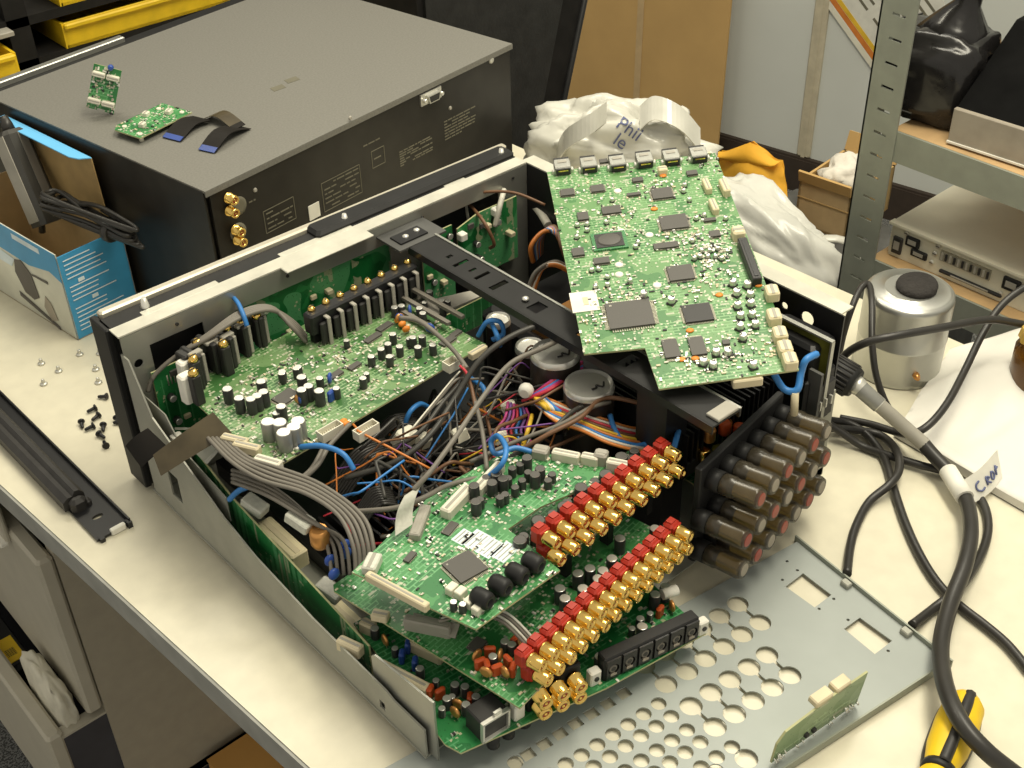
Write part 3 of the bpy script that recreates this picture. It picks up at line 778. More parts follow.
# things lying on the closed receiver
g2 = [at(115, 125, .187), at(140, 138, .187), at(192, 112, .187), at(165, 98, .187)]
yw = math.atan2((g2[2] - g2[1]).y, (g2[2] - g2[1]).x); lw = (g2[2] - g2[1]).length; lh = (g2[1] - g2[0]).length
G2 = frame(g2[1], yw)
sb = thing('circuit_board', 'small green board lying flat on the closed black receiver', 'circuit board', G2, 'small boards on the closed receiver')
poly = [(0, 0), (lw, 0), (lw, lh * .95), (lw * .12, lh * .95), (0, lh * .8)]
board(sb, poly, 'pcb_main', .0014)
for x, y in ((.006, .006), (lw - .006, .008), (.01, lh - .012), (lw - .012, lh - .01)):
    m = MB(); m.cyl((x, y, -.007), (x, y, .001), .0024, 'white_plastic', 10); m.build('standoff', sb)
for x, y, s in ((lw - .014, lh * .4, .008), (lw - .03, lh * .75, .007), (.02, lh * .4, .007)):
    put('connector', block_mesh(s, .006, .004), sb, T(x, y, 0, .3))
scatter_smd(sb, poly, 10, 50, 11)
bp_ = at(101, 116, .18)
G1 = Matrix.Translation(bp_ + V((0, 0, .0005))) @ Matrix.Rotation(-.55, 4, 'Z') @ Matrix.Rotation(PI / 2 - .22, 4, 'X') @ Matrix.Translation((0, .005, 0)) @ Matrix.Rotation(-.36, 4, 'Z')
sb = thing('circuit_board', 'small green board with four cream sockets standing upright on the closed black receiver', 'circuit board', G1, 'small boards on the closed receiver')
poly = [(-.0135, 0), (-.003, .0), (-.003, .002), (.004, .002), (.004, 0), (.0135, 0), (.0135, .045), (-.0135, .045)]
board(sb, poly, 'pcb_main', .0014)
for y in (.009, .036):
    for x in (-.0068, .0068): put('connector', block_mesh(.0125, .0052, .006), sb, T(x, y, 0, 0))
m = MB(); m.rev((.003, .046, .002), (.003, .046, .008), [(0, .003), (.6, .003), (1, .0015)], 'blue_cap', 10); m.build('blue_capacitor', sb)
m = MB(); m.box((0, .02, -.006), (.012, .006, .009), 'chip_dark', ch=.001); m.box((.009, .02, -.005), (.004, .012, .007), 'chip_dark', ch=.001); m.build('relay', sb)
scatter_smd(sb, poly, 8, 40, 12)
def flex(pts, w, name, label, k='flex_black', tip='flex_blue', wd_=(0, 0, 1)):
    P = [at(x, y, .18) + V((0, 0, z)) for x, y, z in pts]
    d = (P[-1] - P[0]); side = V((-d.y, d.x, 0)).normalized()
    t = thing('flex_cable', label, 'cable', None, 'flat black flex cables on the closed receiver')
    m = MB(); m.ribbon(P, side, w, .0006, k, 6); m.build('ribbon', t)
    m = MB(); e = (P[0] - P[1]).normalized(); m.ribbon([P[0] + e * .001 + V((0, 0, .0006)), P[0] - e * .006 + V((0, 0, .0009))], side, w * .92, .0006, tip, 1); m.build('contact_strip', t)
flex([(172, 140, .001), (188, 128, .006), (203, 122, .004)], .024, 'flex', 'left black flex cable with a blue end on the closed receiver')
flex([(240, 131, .004), (222, 122, .009), (206, 119, .001)], .016, 'flex', 'upper brownish black flex cable bridging the others on the closed receiver', 'flex_brown', 'flex_black')
flex([(207, 152, .001), (224, 140, .009), (243, 128, .001)], .020, 'flex', 'right black flex cable with a drooping blue end on the closed receiver')

# ================================================================== SCREWS ON THE DESK
def screw_mesh(k, hr, sr, ln):
    m = MB(); m.rev((0, 0, 0), (0, 0, .0022), [(0, hr * .95), (.35, hr), (.8, hr * .8), (1, hr * .5)], k, 12)
    m.rev((0, 0, .002), (0, 0, .002 + ln), [(0, sr), (.2, sr * 1.15), (.3, sr * .9), (.42, sr * 1.15), (.52, sr * .9), (.64, sr * 1.15), (.75, sr * .9), (.9, sr), (1, sr * .4)], k, 9)
    m.box((0, 0, -.0001), (hr * 1.1, hr * .25, .0006), 'chip_dark'); m.box((0, 0, -.0001), (hr * .25, hr * 1.1, .0006), 'chip_dark'); return m.mesh('screw')
SCS = screw_mesh('silver', .0038, .0016, .0042); SCB = screw_mesh('black_paint', .0034, .0016, .0075)
for i, (px, py) in enumerate(((41.7, 364), (59, 371.5), (80, 355), (96, 370), (98.7, 383), (44, 384.5), (100, 354))):
    p = at(px, py, 0); o = put('screw', SCS, None, Matrix.Translation(p + V((0, 0, .0002))) @ Matrix.Rotation(i * 1.3, 4, 'Z'))
    tag(o, 'silver screw standing on its head on the bare desk left of the amplifier', 'screw', 'silver screws on the desk')
rr = random.Random(5)
for px, py in ((108, 399), (97, 410), (100, 417), (82, 424), (95, 428), (104, 427), (99, 436), (107, 449), (117, 420), (124, 424), (126, 430)):
    p = at(px, py, 0); o = put('screw', SCB, None, Matrix.Translation(p + V((0, 0, .0034))) @ Matrix.Rotation(rr.uniform(0, 6.28), 4, 'Z') @ Matrix.Rotation(PI / 2 + .12, 4, 'X'))
    tag(o, 'small black screw in the loose pile on the desk left of the amplifier', 'screw', 'black screws on the desk')

# ================================================================== BLACK BRACKET
br = thing('metal_bracket', 'long black metal strip with a rubber bar along the left edge of the desk', 'bracket', frame(at(98, 543, 0), math.radians(1.0)))
bw = .031; bl = .46
slot = [(.006 + .005 * math.cos(t) + (.0 if math.cos(t) < 0 else .0), .026 + .0028 * math.sin(t)) for t in [2 * PI * i / 16 for i in range(16)]]
slot = [(x + .008, y) for x, y in slot]
m = MB(); m.holed([(0, 0), (bw, 0), (bw, bl), (0, bl)], [slot], .0012, .0034, 'black_paint'); m.box((bw - .0008, bl / 2, .0042), (.0016, bl, .007), 'black_paint'); m.build('strip', br)
m = MB(); m.box((bw * .62, .0005, .0035), (.013, .0045, .0055), 'label_white', ch=.0008); m.build('end_tab', br)
m = MB(); m.box((.004, .0, .002), (.004, .006, .004), 'black_paint'); m.box((bw - .002, .0, .003), (.004, .006, .006), 'black_paint'); m.build('end_lug', br)
m = MB()
m.M = Matrix(((1, 0, 0, 0), (0, 0, 1, 0), (0, 1, 0, 0), (0, 0, 0, 1)))
m.prism([(-.003, .003), (.0165, .003), (.0165, .014), (.013, .0185), (.009, .019), (.006, .015), (.002, .0155), (-.003, .012)], .05, bl, 'rubber'); m.build('rubber_bar', br)
m = MB(); m.box((.008, .046, .009), (.014, .01, .012), 'rubber', ch=.003); m.box((.016, .047, .006), (.006, .008, .006), 'rubber', ch=.002); m.build('bar_end', br)

# ================================================================== BLUE BOX AND ITS CONTENTS
BX = frame((.0605, .262, 0), math.radians(7))
bb_ = thing('product_box', 'open blue and white printed box beside the closed black receiver', 'box', BX)
bw_, bd_, bh_ = .075, .2, .1; t = .0012
m = MB()
m.box((bw_ / 2, bd_ / 2, t / 2), (bw_, bd_, t), 'card_pale')
m.box((t / 2, bd_ / 2, bh_ / 2), (t, bd_, bh_), 'photo_print'); m.box((bw_ - t / 2, bd_ / 2, bh_ / 2), (t, bd_, bh_), 'card_pale')
m.box((bw_ / 2, t / 2, bh_ / 2 - .002), (bw_, t, bh_ - .004), 'blue_print'); m.box((bw_ / 2, bd_ - t / 2, bh_ / 2), (bw_, t, bh_), 'card_pale'); m.build('carton_body', bb_)
m = MB()     # printed blue band, pictures on the long face
m.M = Matrix(((0, 0, -1, -.0003), (1, 0, 0, 0), (0, 1, 0, 0), (0, 0, 0, 1)))
m.prism([(0, bh_), (bd_, bh_), (bd_, bh_ - .03), (.06, bh_ - .034), (.02, bh_ - .026), (.0, bh_ - .032)], 0, .0003, 'blue_print')
m.prism([(.03, bh_ - .004), (.08, bh_ - .004), (.08, bh_ - .01), (.03, bh_ - .01)], .0003, .0005, 'print_white')
m.prism([(.09, .062), (.13, .066), (.20, .062), (.20, .05), (.1, .05)], .0002, .0004, 'print_white')
m.build('printed_band', bb_)
m = MB(); m.M = Matrix(((0, 0, -1, -.0003), (1, 0, 0, 0), (0, 1, 0, 0), (0, 0, 0, 1)))
m.prism([(.058, .028), (.07, .021), (.086, .024), (.096, .045), (.09, .062), (.076, .066), (.062, .055)], .0003, .0006, 'print_dark')
m.prism([(.03, .058), (.06, .056), (.06, .054), (.03, .055)], .0003, .0006, 'print_dark')
m.prism([(.030, .012), (.044, .006), (.052, .02), (.044, .036), (.036, .03)], .0003, .0006, 'tan_metal')
m.prism([(.03, .004), (.1, .02), (.1, .014), (.03, .0)], .0003, .0006, 'print_dark')
m.build('printed_picture', bb_)
m = MB(); m.M = Matrix(((1, 0, 0, 0), (0, 0, -1, -.0003), (0, 1, 0, 0), (0, 0, 0, 1)))
r = random.Random(3)
for i in range(17):
    if i in (5, 10): continue
    w = r.uniform(.03, .054) if i % 5 else .03
    m.box((.006 + w / 2, .09 - i * .005, .0003), (w, .0011, .0004), 'print_white')
for q in ((.02, .064), (.03, .04), (.02, .012)): m.box((*q, .0004), (.007, .004, .0004), 'print_white', ch=.0001)
m.build('printed_text', bb_)
# side flap with its blue tuck edge
m = MB(); m.M = Matrix.Translation((bw_ - .001, 0, bh_)) @ Matrix.Rotation(-.03, 4, 'Y')
m.prism([(0, .020), (.0012, .020), (.0012, bd_ - .02), (0, bd_ - .02)], 0, .068, 'tan_card'); fl = m.build('flap', bb_)
m = MB(); m.M = Matrix.Translation((bw_ - .001, 0, bh_)) @ Matrix.Rotation(-.03, 4, 'Y') @ Matrix.Translation((0, 0, .068)) @ Matrix.Rotation(.15, 4, 'Y')
m.prism([(-.014, .036), (-.010, .026), (.001, .020), (.001, bd_ - .02), (-.010, bd_ - .024), (-.014, bd_ - .034)], 0, .001, 'blue_light'); m.build('tuck_tab', fl)
# adapter body in the box
ab, at_ = at(44, 212, .092), at(14, 142, .158)
zx = (at_ - ab).normalized(); xx = V((.95, .3, 0)); xx = (xx - zx * xx.dot(zx)).normalized(); yx = zx.cross(xx); ac = ab.lerp(at_, .5) - zx * .05
ad = thing('power_adapter', 'grey black adapter body sticking up out of the blue box', 'adapter', Matrix(((xx.x, yx.x, zx.x, ac.x), (xx.y, yx.y, zx.y, ac.y), (xx.z, yx.z, zx.z, ac.z), (0, 0, 0, 1))))
m = MB(); m.box((0, 0, .05), (.030, .026, .10), 'dark_cable', ch=.005); m.box((-.0152, 0, .05), (.001, .018, .09), 'grey_conn'); m.box((.004, -.0132, .05), (.009, .001, .09), 'grey_cable'); m.build('body', ad)
m = MB(); m.rev((0, 0, .099), (0, 0, .115), [(0, .007), (.5, .006), (1, .004)], 'cable_black', 12); m.build('strain_relief', ad)
m = MB(); m.tube([BX @ V(q) for q in ((.012, .185, .165), (.03, .175, .172), (.05, .15, .155), (.058, .12, .115), (.05, .12, .06))], .0035, 'cable_black'); tag(m.build('adapter_lead'), 'black lead curving over the grey adapter in the blue box', 'cable')
cc = [at(52, 208, .115), at(142, 243, .107)]
m = MB(); ax = (cc[1] - cc[0]); side = V((-ax.y, ax.x, 0)).normalized(); r = random.Random(8)
pts = []
for i in range(6):
    hw = .012 + .004 * i * .6; zz = r.uniform(-.008, .014)
    for t_, s_, z_ in ((0.06, .6, 0), (-.02 + i * .012, 0, .002), (.06, -.6, .006), (.45, -.7 + i * .1, .004), (.85, -.25, 0), (1.0 - .02 * i, 0, -.002), (.85, .25, 0), (.45, .6, .0)):
        pts.append(cc[0] + ax * t_ + side * (hw * s_ * 1.1) + V((0, 0, z_ + zz + .004 * i * .5)))
m.tube(pts, .0021, 'cable_black', 7, 5); cbn = thing('cable_coil', 'bundle of shiny black cable looped over the corner of the blue box', 'cable'); m.build('cable', cbn)
m = MB(); c = cc[0].lerp(cc[1], .66); m.rev(c - ax.normalized() * .004, c + ax.normalized() * .004, [(0, .011), (.5, .012), (1, .011)], 'cable_black', 12); m.build('twist_tie', cbn)

# ================================================================== OPENED AMPLIFIER
am = thing('av_amplifier', 'opened home theatre amplifier with its lid and rear panel removed', 'amplifier')
YZ = lambda x: Matrix(((0, 0, 1, x), (1, 0, 0, 0), (0, 1, 0, 0), (0, 0, 0, 1)))      # local (y, z) sheets at x
XZ = lambda y: Matrix(((1, 0, 0, 0), (0, 0, -1, y), (0, 1, 0, 0), (0, 0, 0, 1)))     # local (x, z) sheets at y
m = MB(); m.prism([(0, -.378), (.43, -.378), (.43, -.005), (0, -.005)], .007, .0085, 'zinc'); m.box((.36, -.379, .010), (.14, .0015, .008), 'zinc'); m.box((.422, -.379, .05), (.018, .0015, .09), 'zinc'); m.build('chassis_pan', am)
for x, y in ((.035, -.04), (.395, -.04), (.035, -.34), (.395, -.34)):
    m = MB(); m.rev((x, y, 0), (x, y, .007), [(0, .018), (.8, .02), (1, .018)], 'rubber', 14); m.build('foot', am)
m = MB(); m.M = YZ(.001)
m.holed([(-.378, .008), (-.008, .008), (-.008, .15), (-.02, .15), (-.04, .105), (-.085, .084), (-.133, .062), (-.176, .050), (-.25, .041), (-.336, .039), (-.345, .036), (-.378, .036)], [[(-.333, .014), (-.327, .014), (-.327, .022), (-.333, .022)], [(-.062, .028), (-.045, .028), (-.045, .055), (-.062, .055)]], 0, .0014, 'zinc'); m.build('side_wall', am)
m = MB(); m.M = YZ(.0045); m.prism([(-.386, .009), (-.318, .009), (-.318, .056), (-.322, .060), (-.386, .068)], 0, .0016, 'steel'); m.build('rear_tab', am)
m = MB(); m.M = YZ(.4285)
m.holed([(-.378, .008), (-.006, .008), (-.006, .166), (-.378, .166)], [circ(-.322, .150, .0032, 12), circ(-.345, .1485, .0062, 16), circ(-.06, .15, .003, 10)], 0, .0015, 'black_paint'); sw = m.build('side_wall', am)
m = MB(); m.box((.4365, -.19, .1665), (.015, .37, .0014), 'flange'); m.build('top_flange', sw)
# front sub-plate with windows
m = MB(); m.M = XZ(-.011)
m.holed([(.002, .01), (.428, .01), (.428, .166), (.002, .166)],
        [[(.024, .118), (.072, .118), (.072, .15), (.024, .15)], [(.09, .03), (.262, .03), (.262, .147), (.102, .147), (.09, .135)], circ(.012, .138, .004, 12), [(.296, .05), (.392, .05), (.392, .15), (.296, .15)], [(.03, .03), (.07, .03), (.07, .10), (.03, .10)]], 0, .0014, 'steel'); m.build('front_plate', am)
m = MB(); m.box((.2145, -.0045, .1672), (.427, .015, .0014), 'flange')
for a, b in ((.03, .1), (.16, .235), (.34, .365)): m.box(((a + b) / 2, .005, .1674), (b - a, .008, .0014), 'flange', ch=.0005)
m.box((.195, -.012, .1672), (.09, .02, .0013), 'flange', ch=.0006)
m.build('top_flange', am)
m = MB()   # fascia: black moulding with aluminium face
m.box((.2145, .0125, .0875), (.429, .0185, .161), 'black_plastic', ch=.001)
m.box((.315, .0165, .164), (.23, .022, .018), 'black_plastic', ch=.003); fa = m.build('front_fascia', am)
m = MB(); m.box((.219, .0262, .0895), (.430, .008, .165), 'champagne', ch=.0015); m.build('aluminium_panel', fa)
m = MB(); m.box((.0005, .0165, .087), (.006, .028, .162), 'black_plastic', ch=.001); m.build('side_cap', fa)
for q in ((350, 218), (503, 150), (163, 314)):
    p = at(*q, .176); m = MB(); m.rev((p.x, .013, .1545), (p.x, .013, .1765), [(0, .0042), (.5, .0042), (1, .002)], 'bright_metal', 14); m.build('screw', am)
for x in (.05, .155, .3, .41):
    m = MB(); m.M = XZ(-.0125); m.rev((x, .158, 0), (x, .158, .001), [(0, .0016), (1, .0014)], 'chip_dark', 10); m.build('screw', am)
# circuit panels behind the front plate
def front_panel(poly, y, k, name='front_board'):
    m = MB(); m.M = XZ(y); m.prism(poly, 0, .0016, k, 'pcb_edge'); return m.build(name, am)
f1 = front_panel([(.10, .03), (.285, .03), (.285, .145), (.235, .152), (.10, .152)], -.006, 'pcb_dark')
f2 = front_panel([(.018, .05), (.062, .05), (.062, .128), (.018, .128)], -.016, 'pcb_dark')
f3 = front_panel([(.292, .06), (.328, .06), (.328, .142), (.292, .142)], -.018, 'pcb_dark')
f4 = front_panel([(.334, .075), (.408, .075), (.408, .142), (.36, .142), (.334, .135)], -.018, 'pcb_dark')
f5 = front_panel([(.27, .02), (.40, .02), (.40, .05), (.27, .05)], -.02, 'pcb_dark')
for fb, n, x0, x1, z0, z1, sd in ((f1, 16, .11, .27, .06, .145, 1), (f3, 8, .295, .325, .08, .135, 2), (f4, 10, .34, .40, .085, .135, 3), (f2, 5, .02, .06, .07, .125, 4)):
    r = random.Random(sd); y = fb.data.vertices[0].co.y - .0016
    for i in range(n):
        x = r.uniform(x0, x1); z = r.uniform(z0, z1); h = r.choice((.003, .006, .009))
        m = MB()
        if i % 3 == 0: m.rev((x, y, z), (x, y - h, z), [(0, .0032), (.9, .0032), (1, .0026)], ['sleeve', 'bright_metal'], 10)
        elif i % 3 == 1: m.box((x, y - h / 2, z), (.006, h, .004), 'beige_plastic', ch=.0006)
        else: m.box((x, y - .001, z), (.007, .0022, .005), 'chip', ch=.0004)
        m.build('small_component', fb)
m = MB(); y = -.0225
for x, z in ((.337, .128), (.379, .138)): m.box((x, y, z), (.008, .008, .007), 'label_white', ch=.001)
m.build('wire_connector', f4)
m = MB(); m.box((.062, -.022, .122), (.013, .012, .010), 'label_white', ch=.0015); m.build('wire_connector', f2)
for i in range(5): m = MB(); m.cyl((.03 + .003 * i, -.0176, .11), (.03 + .003 * i, -.0176, .12), .0007, 'leads', 5); m.build('pin', f2)
# brackets inside the front left corner
m = MB(); m.M = YZ(.008); m.prism([(-.13, .05), (-.012, .05), (-.012, .11), (-.05, .11), (-.07, .085), (-.13, .075)], 0, .001, 'zinc'); m.build('bracket', am)
m = MB(); m.box((.010, -.066, .088), (.009, .022, .012), 'label_white', ch=.001); m.build('plastic_clip', am)
m = MB(); m.box((.016, -.098, .098), (.016, .03, .003), 'steel', rot=Euler((-.4, -.5, 0))); m.build('metal_tab', am)
m = MB(); m.box((.031, -.062, .09), (.008, .05, .002), 'ffc', rot=Euler((-.3, .6, .3))); m.build('flat_cable', am)
# crossbar channel
m = MB()
cbw = .030; cxa = .274
hol = []
for i, (yy, w, l) in enumerate(((-.085, .006, .004), (-.10, .016, .004), (-.115, .008, .003), (-.128, .016, .004), (-.15, .018, .006), (-.2, .014, .012), (-.25, .008, .008), (-.3, .016, .01), (-.34, .006, .006))):
    hol.append([(cxa - w / 2, yy), (cxa + w / 2, yy), (cxa + w / 2, yy + l), (cxa - w / 2, yy + l)])
m.holed([(cxa - cbw / 2, -.392), (cxa + cbw / 2, -.392), (cxa + cbw / 2, -.045), (cxa - cbw / 2, -.045)], hol, .1565, .158, 'black_plastic')
for sg in (-1, 1): m.box((cxa + sg * cbw / 2, -.2185, .1545), (.0016, .347, .007), 'black_paint')
m.box((cxa + cbw / 2, -.2185, .1584), (.0022, .347, .0012), 'steel')
m.box((cxa, -.03, .1575), (.052, .034, .002), 'dark_grey'); m.box((cxa - .004, -.032, .1592), (.03, .016, .0016), 'black_paint'); xb = m.build('cross_bar', am)
m = MB(); m.box((cxa + .002, -.386, .1595), (.022, .012, .002), 'grey_conn', ch=.0005); m.box((cxa + .002, -.33, .08), (.024, .03, .15), 'black_paint'); m.build('bar_foot', xb)
for x, y in ((cxa - .008, -.032), (cxa + .006, -.03), (cxa, -.18)): m = MB(); m.rev((x, y, .159), (x, y, .1615), [(0, .003), (.6, .003), (1, .0012)], 'bright_metal', 10); m.build('screw', xb)
for i, x in enumerate((.212, .224, .236)): 
    m = MB(); m.box((x + .012, -.085 - i * .004, .122 + i * .003), (.004, .07, .003), 'grey_cable', rot=Euler((0, 0, .05))); m.build('rail', am)
m = MB(); a = [at(*q, .119) for q in ((420, 303), (478, 290), (480, 297), (436, 316))]; m.prism([(p.x, p.y) for p in a], .1185, .120, 'grey_conn'); m.build('metal_plate', am)
# transformer block, heat sinks
m = MB(); m.box((.36, -.165, .05), (.11, .17, .08), 'black_paint', ch=.006); m.box((.36, -.165, .094), (.09, .06, .008), 'copper', ch=.002)
m.build('transformer', am)
m = MB(); m.box((.2, -.14, .018), (.3, .22, .016), 'black_paint')
for i in range(18): m.box((.06 + i * .0075, -.2, .038), (.002, .05, .03), 'black_paint')
m.build('heat_sink', am)
m = MB(); m.box((.335, -.30, .075), (.11, .1, .012), 'soft_black')
for i in range(18): m.box((.285 + i * .006, -.30, .095), (.0018, .1, .03), 'black_paint')
m.build('heat_sink', am)
m = MB(); m.prism([(.30, -.37), (.415, -.37), (.415, -.25), (.30, -.25)], .05, .0516, 'pcb_dark', 'pcb_edge'); m.build('supply_board', am)
# big filter capacitors
for q, r_, z in (((555, 351), .0202, .134), ((589, 383), .0202, .128), ((498, 318), .011, .115), ((530, 345), .013, .11)):
    p = at(*q, z); m = MB(); b0 = z - .07
    m.rev((p.x, p.y, b0), (p.x, p.y, z), [(0, r_), (.93, r_), (.97, r_ * .985), (1, r_ * .93)], ['sleeve_brown', 'bright_metal', 'bright_metal'], 32, True, False)
    m.rev((p.x, p.y, z), (p.x, p.y, z - .0018), [(0, r_ * .93), (.5, r_ * .86), (1, r_ * .8)], ['bright_metal', 'silver'], 32, False, True); fc = m.build('filter_capacitor', am)
    if r_ > .02:
        m = MB(); zz = z - .0012
        P = [(-.004, -.008), (.001, -.009), (.004, -.006), (.007, -.012), (.013, -.007)]
        m.tube([(p.x + a * .8 + .0, p.y + b * .8, zz) for a, b in P], .0009, 'chip_dark', 5, 4); m.build('marker_stroke', fc)
# side board along the left wall
m = MB(); m.M = YZ(.014)
m.prism([(-.30, .012), (-.07, .012), (-.07, .075), (-.081, .085), (-.128, .069), (-.2, .058), (-.30, .043)], 0, .0016, 'pcb_dark', 'pcb_edge'); sbd = m.build('side_board', am)
for (px, py), l, w in (((281, 545), .052, .012), ((343, 622), .046, .012)):
    p = atx(px, py, .027); m = MB(); m.box((p.x + .001, p.y, p.z + .001), (.015, l, .015), 'cream_plastic', ch=.0012); m.box((p.x + .001, p.y, p.z + .0086), (.005, l * .92, .001), 'beige_plastic', ch=.0004)
    m.box((p.x - .0075, p.y + .004, p.z - .004), (.008, l * .8, .008), 'ffc', ch=.001); m.build('white_connector', sbd)
for q in ((300, 520), (255, 505), (330, 590)):
    p = atx(*q, .024); m = MB(); m.box((p.x, p.y, p.z), (.012, .02, .008), 'ffc', rot=Euler((.3, 0, .3)), ch=.001); m.build('connector', sbd)
m = MB(); p = atx(320, 537, .03); m.rev((p.x, p.y, p.z - .008), (p.x, p.y, p.z + .008), [(0, .006), (.2, .0075), (.8, .0075), (1, .006)], 'copper', 14); m.build('choke_coil', sbd)
for q in ((346, 553), (334, 574), (345, 545), (330, 560)):
    p = at(*q, .075); m = MB(); m.sphere(p, .0048, 'blue_cap', (1, .6, 1), 10, 7); m.build('disc_capacitor', am)
# flat black flex strips over the left wall
def quad_strip(c, k, sag=.003):
    c = [at(*p) for p in c]; nn_ = (c[1] - c[0]).cross(c[3] - c[0]).normalized(); m = MB()
    for o_ in (0, .0006): m.grid(lambda i, j: c[0].lerp(c[1], j).lerp(c[3].lerp(c[2], j), i) + nn_ * (o_ + sag * math.sin(PI * i)), 8, 2, k)
    return m.build('flex_cable', am, recalc=True)
quad_strip(((126, 446, .095), (142, 468, .085), (168, 447, .108), (148, 428, .112)), 'flex_black')
quad_strip(((153, 455, .11), (161, 476, .098), (232, 433, .122), (213, 412, .130)), 'flex_brown')

# ---- rear right corner: mains inlet, relay, speaker posts
m = MB(); m.box((.41, -.352, .105), (.03, .05, .09), 'black_paint', ch=.003)
m.box((.405, -.379, .10), (.038, .004, .05), 'black_plastic', ch=.002); m.box((.405, -.383, .10), (.028, .006, .034), 'chip_dark', ch=.001)
for x in (.398, .405, .412): m.box((x, -.387, .1), (.0016, .004, .008), 'silver')
m.box((.405, -.3795, .052), (.036, .004, .034), 'black_plastic', ch=.002); m.box((.405, -.383, .052), (.026, .004, .024), 'chip_dark')
m.box((.392, -.384, .075), (.003, .012, .12), 'dark_grey'); m.build('mains_inlet', am)
m = MB(); m.M = YZ(.405); m.prism([(-.386, .085), (-.25, .085), (-.25, .158), (-.386, .156)], 0, .0016, 'olive_pcb', 'pcb_edge'); sb2 = m.build('mains_board', am)
m = MB(); m.box((.405, -.318, .1575), (.004, .137, .0016), 'steel'); m.box((.405, -.386, .12), (.004, .0016, .074), 'steel'); m.build('edge_rail', sb2)
m = MB(); m.box((.36, -.335, .088), (.03, .02, .022), 'black_plastic', ch=.002)
for i in range(3): m.box((.36, -.341 + i * .006, .0992), (.018, .002, .0004), 'ffc')
m.build('relay', am)
m = MB(); m.rev((.37, -.30, .07), (.37, -.30, .098), [(0, .017), (.2, .02), (.8, .02), (1, .017), (1, .008)], 'olive_pcb', 18); m.build('toroid', am)
for i, (x, y, z, k) in enumerate(((.31, -.35, .1, 'copper'), (.318, -.345, .108, 'gold'), (.325, -.352, .1, 'film_red'), (.303, -.352, .085, 'gold'), (.312, -.358, .085, 'olive_pcb'), (.332, -.348, .095, 'copper'), (.34, -.355, .09, 'film_red'), (.298, -.362, .07, 'olive_pcb'), (.307, -.364, .068, 'gold'))):
    m = MB(); m.rev((x, y, z - .008), (x, y, z + .004), [(0, .004), (.1, .005), (.9, .005), (1, .004)], k, 12); m.build('choke_coil', am)
PB = frame((.366, -.379, 0), math.radians(8.5))
blk = MB(); blk.M = PB
blk.box((-.052, .010, .072), (.118, .006, .092), 'black_plastic', ch=.001); bk = blk.build('terminal_block', am)
m = MB(); m.M = Matrix.Identity(4)
def post_mesh(core):
    m = MB()
    m.rev((0, .008, 0), (0, -.004, 0), [(0, .0086), (1, .0086)], 'black_plastic', 16)
    m.rev((0, -.003, 0), (0, -.036, 0), [(0, .0072), (.06, .0084), (.3, .0088), (.34, .008), (.9, .0086), (1, .0074)], 'smoke', 18)
    return m.mesh('binding_post')
def core_mesh(k):
    m = MB(); m.rev((0, -.002, 0), (0, -.034, 0), [(0, .007), (.4, .007), (.4, .006), (1, .006)], ['sleeve', 'sleeve', 'gold'], 12)
    m.rev((0, -.034, 0), (0, -.0364, 0), [(0, .0064), (1, .005)], k, 14); return m.mesh('terminal_core')
POST = post_mesh(None); CORE = {'r': core_mesh('dark_red'), 'b': core_mesh('tan_metal')}
for j, z in enumerate((.102, .072, .042)):
    for i in range(6 if j == 0 else 7):
        x = -.0195 * i + (.0 if j == 0 else .006)
        o = put('binding_post', POST, bk, PB @ Matrix.Translation((x, 0, z)) @ Matrix.Rotation(-.06, 4, 'X')); put('terminal_core', CORE['r' if (j + i) % 2 else 'b'], o)

# ---- wiring loom
WK = {'g': 'grey_cable', 'd': 'dark_cable', 'b': 'blue_wire', 'o': 'orange_wire', 'y': 'yellow_wire', 'r': 'red_wire', 'm': 'magenta_wire', 'w': 'white_wire', 'n': 'brown_wire', 'p': 'purple_wire', 'k': 'cable_black'}
def wire(k, r, *pts):
    P = [at(x, y, z) for x, y, z in pts]
    m = MB(); m.tube(P, r, WK[k], 6, 6); return m.build({'g': 'grey_lead', 'd': 'dark_lead', 'b': 'blue_wire'}.get(k, 'wire'), am)
# long grey leads crossing the middle
wire('g', .0021, (582, 329, .145), (545, 347, .15), (510, 364, .152), (483, 397, .15), (455, 438, .145), (430, 472, .138), (413, 490, .130))
wire('d', .0024, (582, 313, .15), (545, 323, .153), (510, 337, .15), (480, 360, .14), (455, 398, .12), (430, 435, .11), (395, 462, .1), (345, 478, .09))
wire('d', .002, (470, 372, .12), (445, 400, .11), (420, 432, .1), (390, 450, .09))
wire('g', .0018, (463, 365, .13), (473, 395, .12), (482, 430, .12), (487, 470, .11))
wire('n', .0016, (463, 367, .131), (471, 386, .124), (476, 410, .118))
wire('r', .0012, (460, 366, .131), (466, 372, .13), (469, 380, .126))
for i in range(5):      # sheath bundle on the left
    o = i * 4.2
    wire('g', .0017, (208 + o, 438, .12), (232 + o, 462 - i, .122), (262 + o, 480 - i * 3, .122), (305 + o, 493 - i * 2, .12), (338 + o * 1.4, 515, .115), (353 + o * 1.2, 545, .105), (356 + o, 572, .09))
for i in range(4):
    wire('g', .0015, (232, 470 + i * 4, .105), (268, 484 + i * 4, .11), (302 + i * 3, 510 + i * 4, .1), (325 + i * 6, 540, .085), (332 + i * 6, 575, .07))
wire('g', .0019, (345, 512, .105), (395, 508, .115), (425, 497, .12), (455, 483, .11), (520, 470, .1))
wire('g', .0019, (350, 424, .125), (330, 445, .12), (318, 465, .115), (300, 480, .11), (285, 478, .118))
wire('g', .0019, (269, 476, .117), (290, 482, .11), (312, 468, .11), (330, 432, .118))
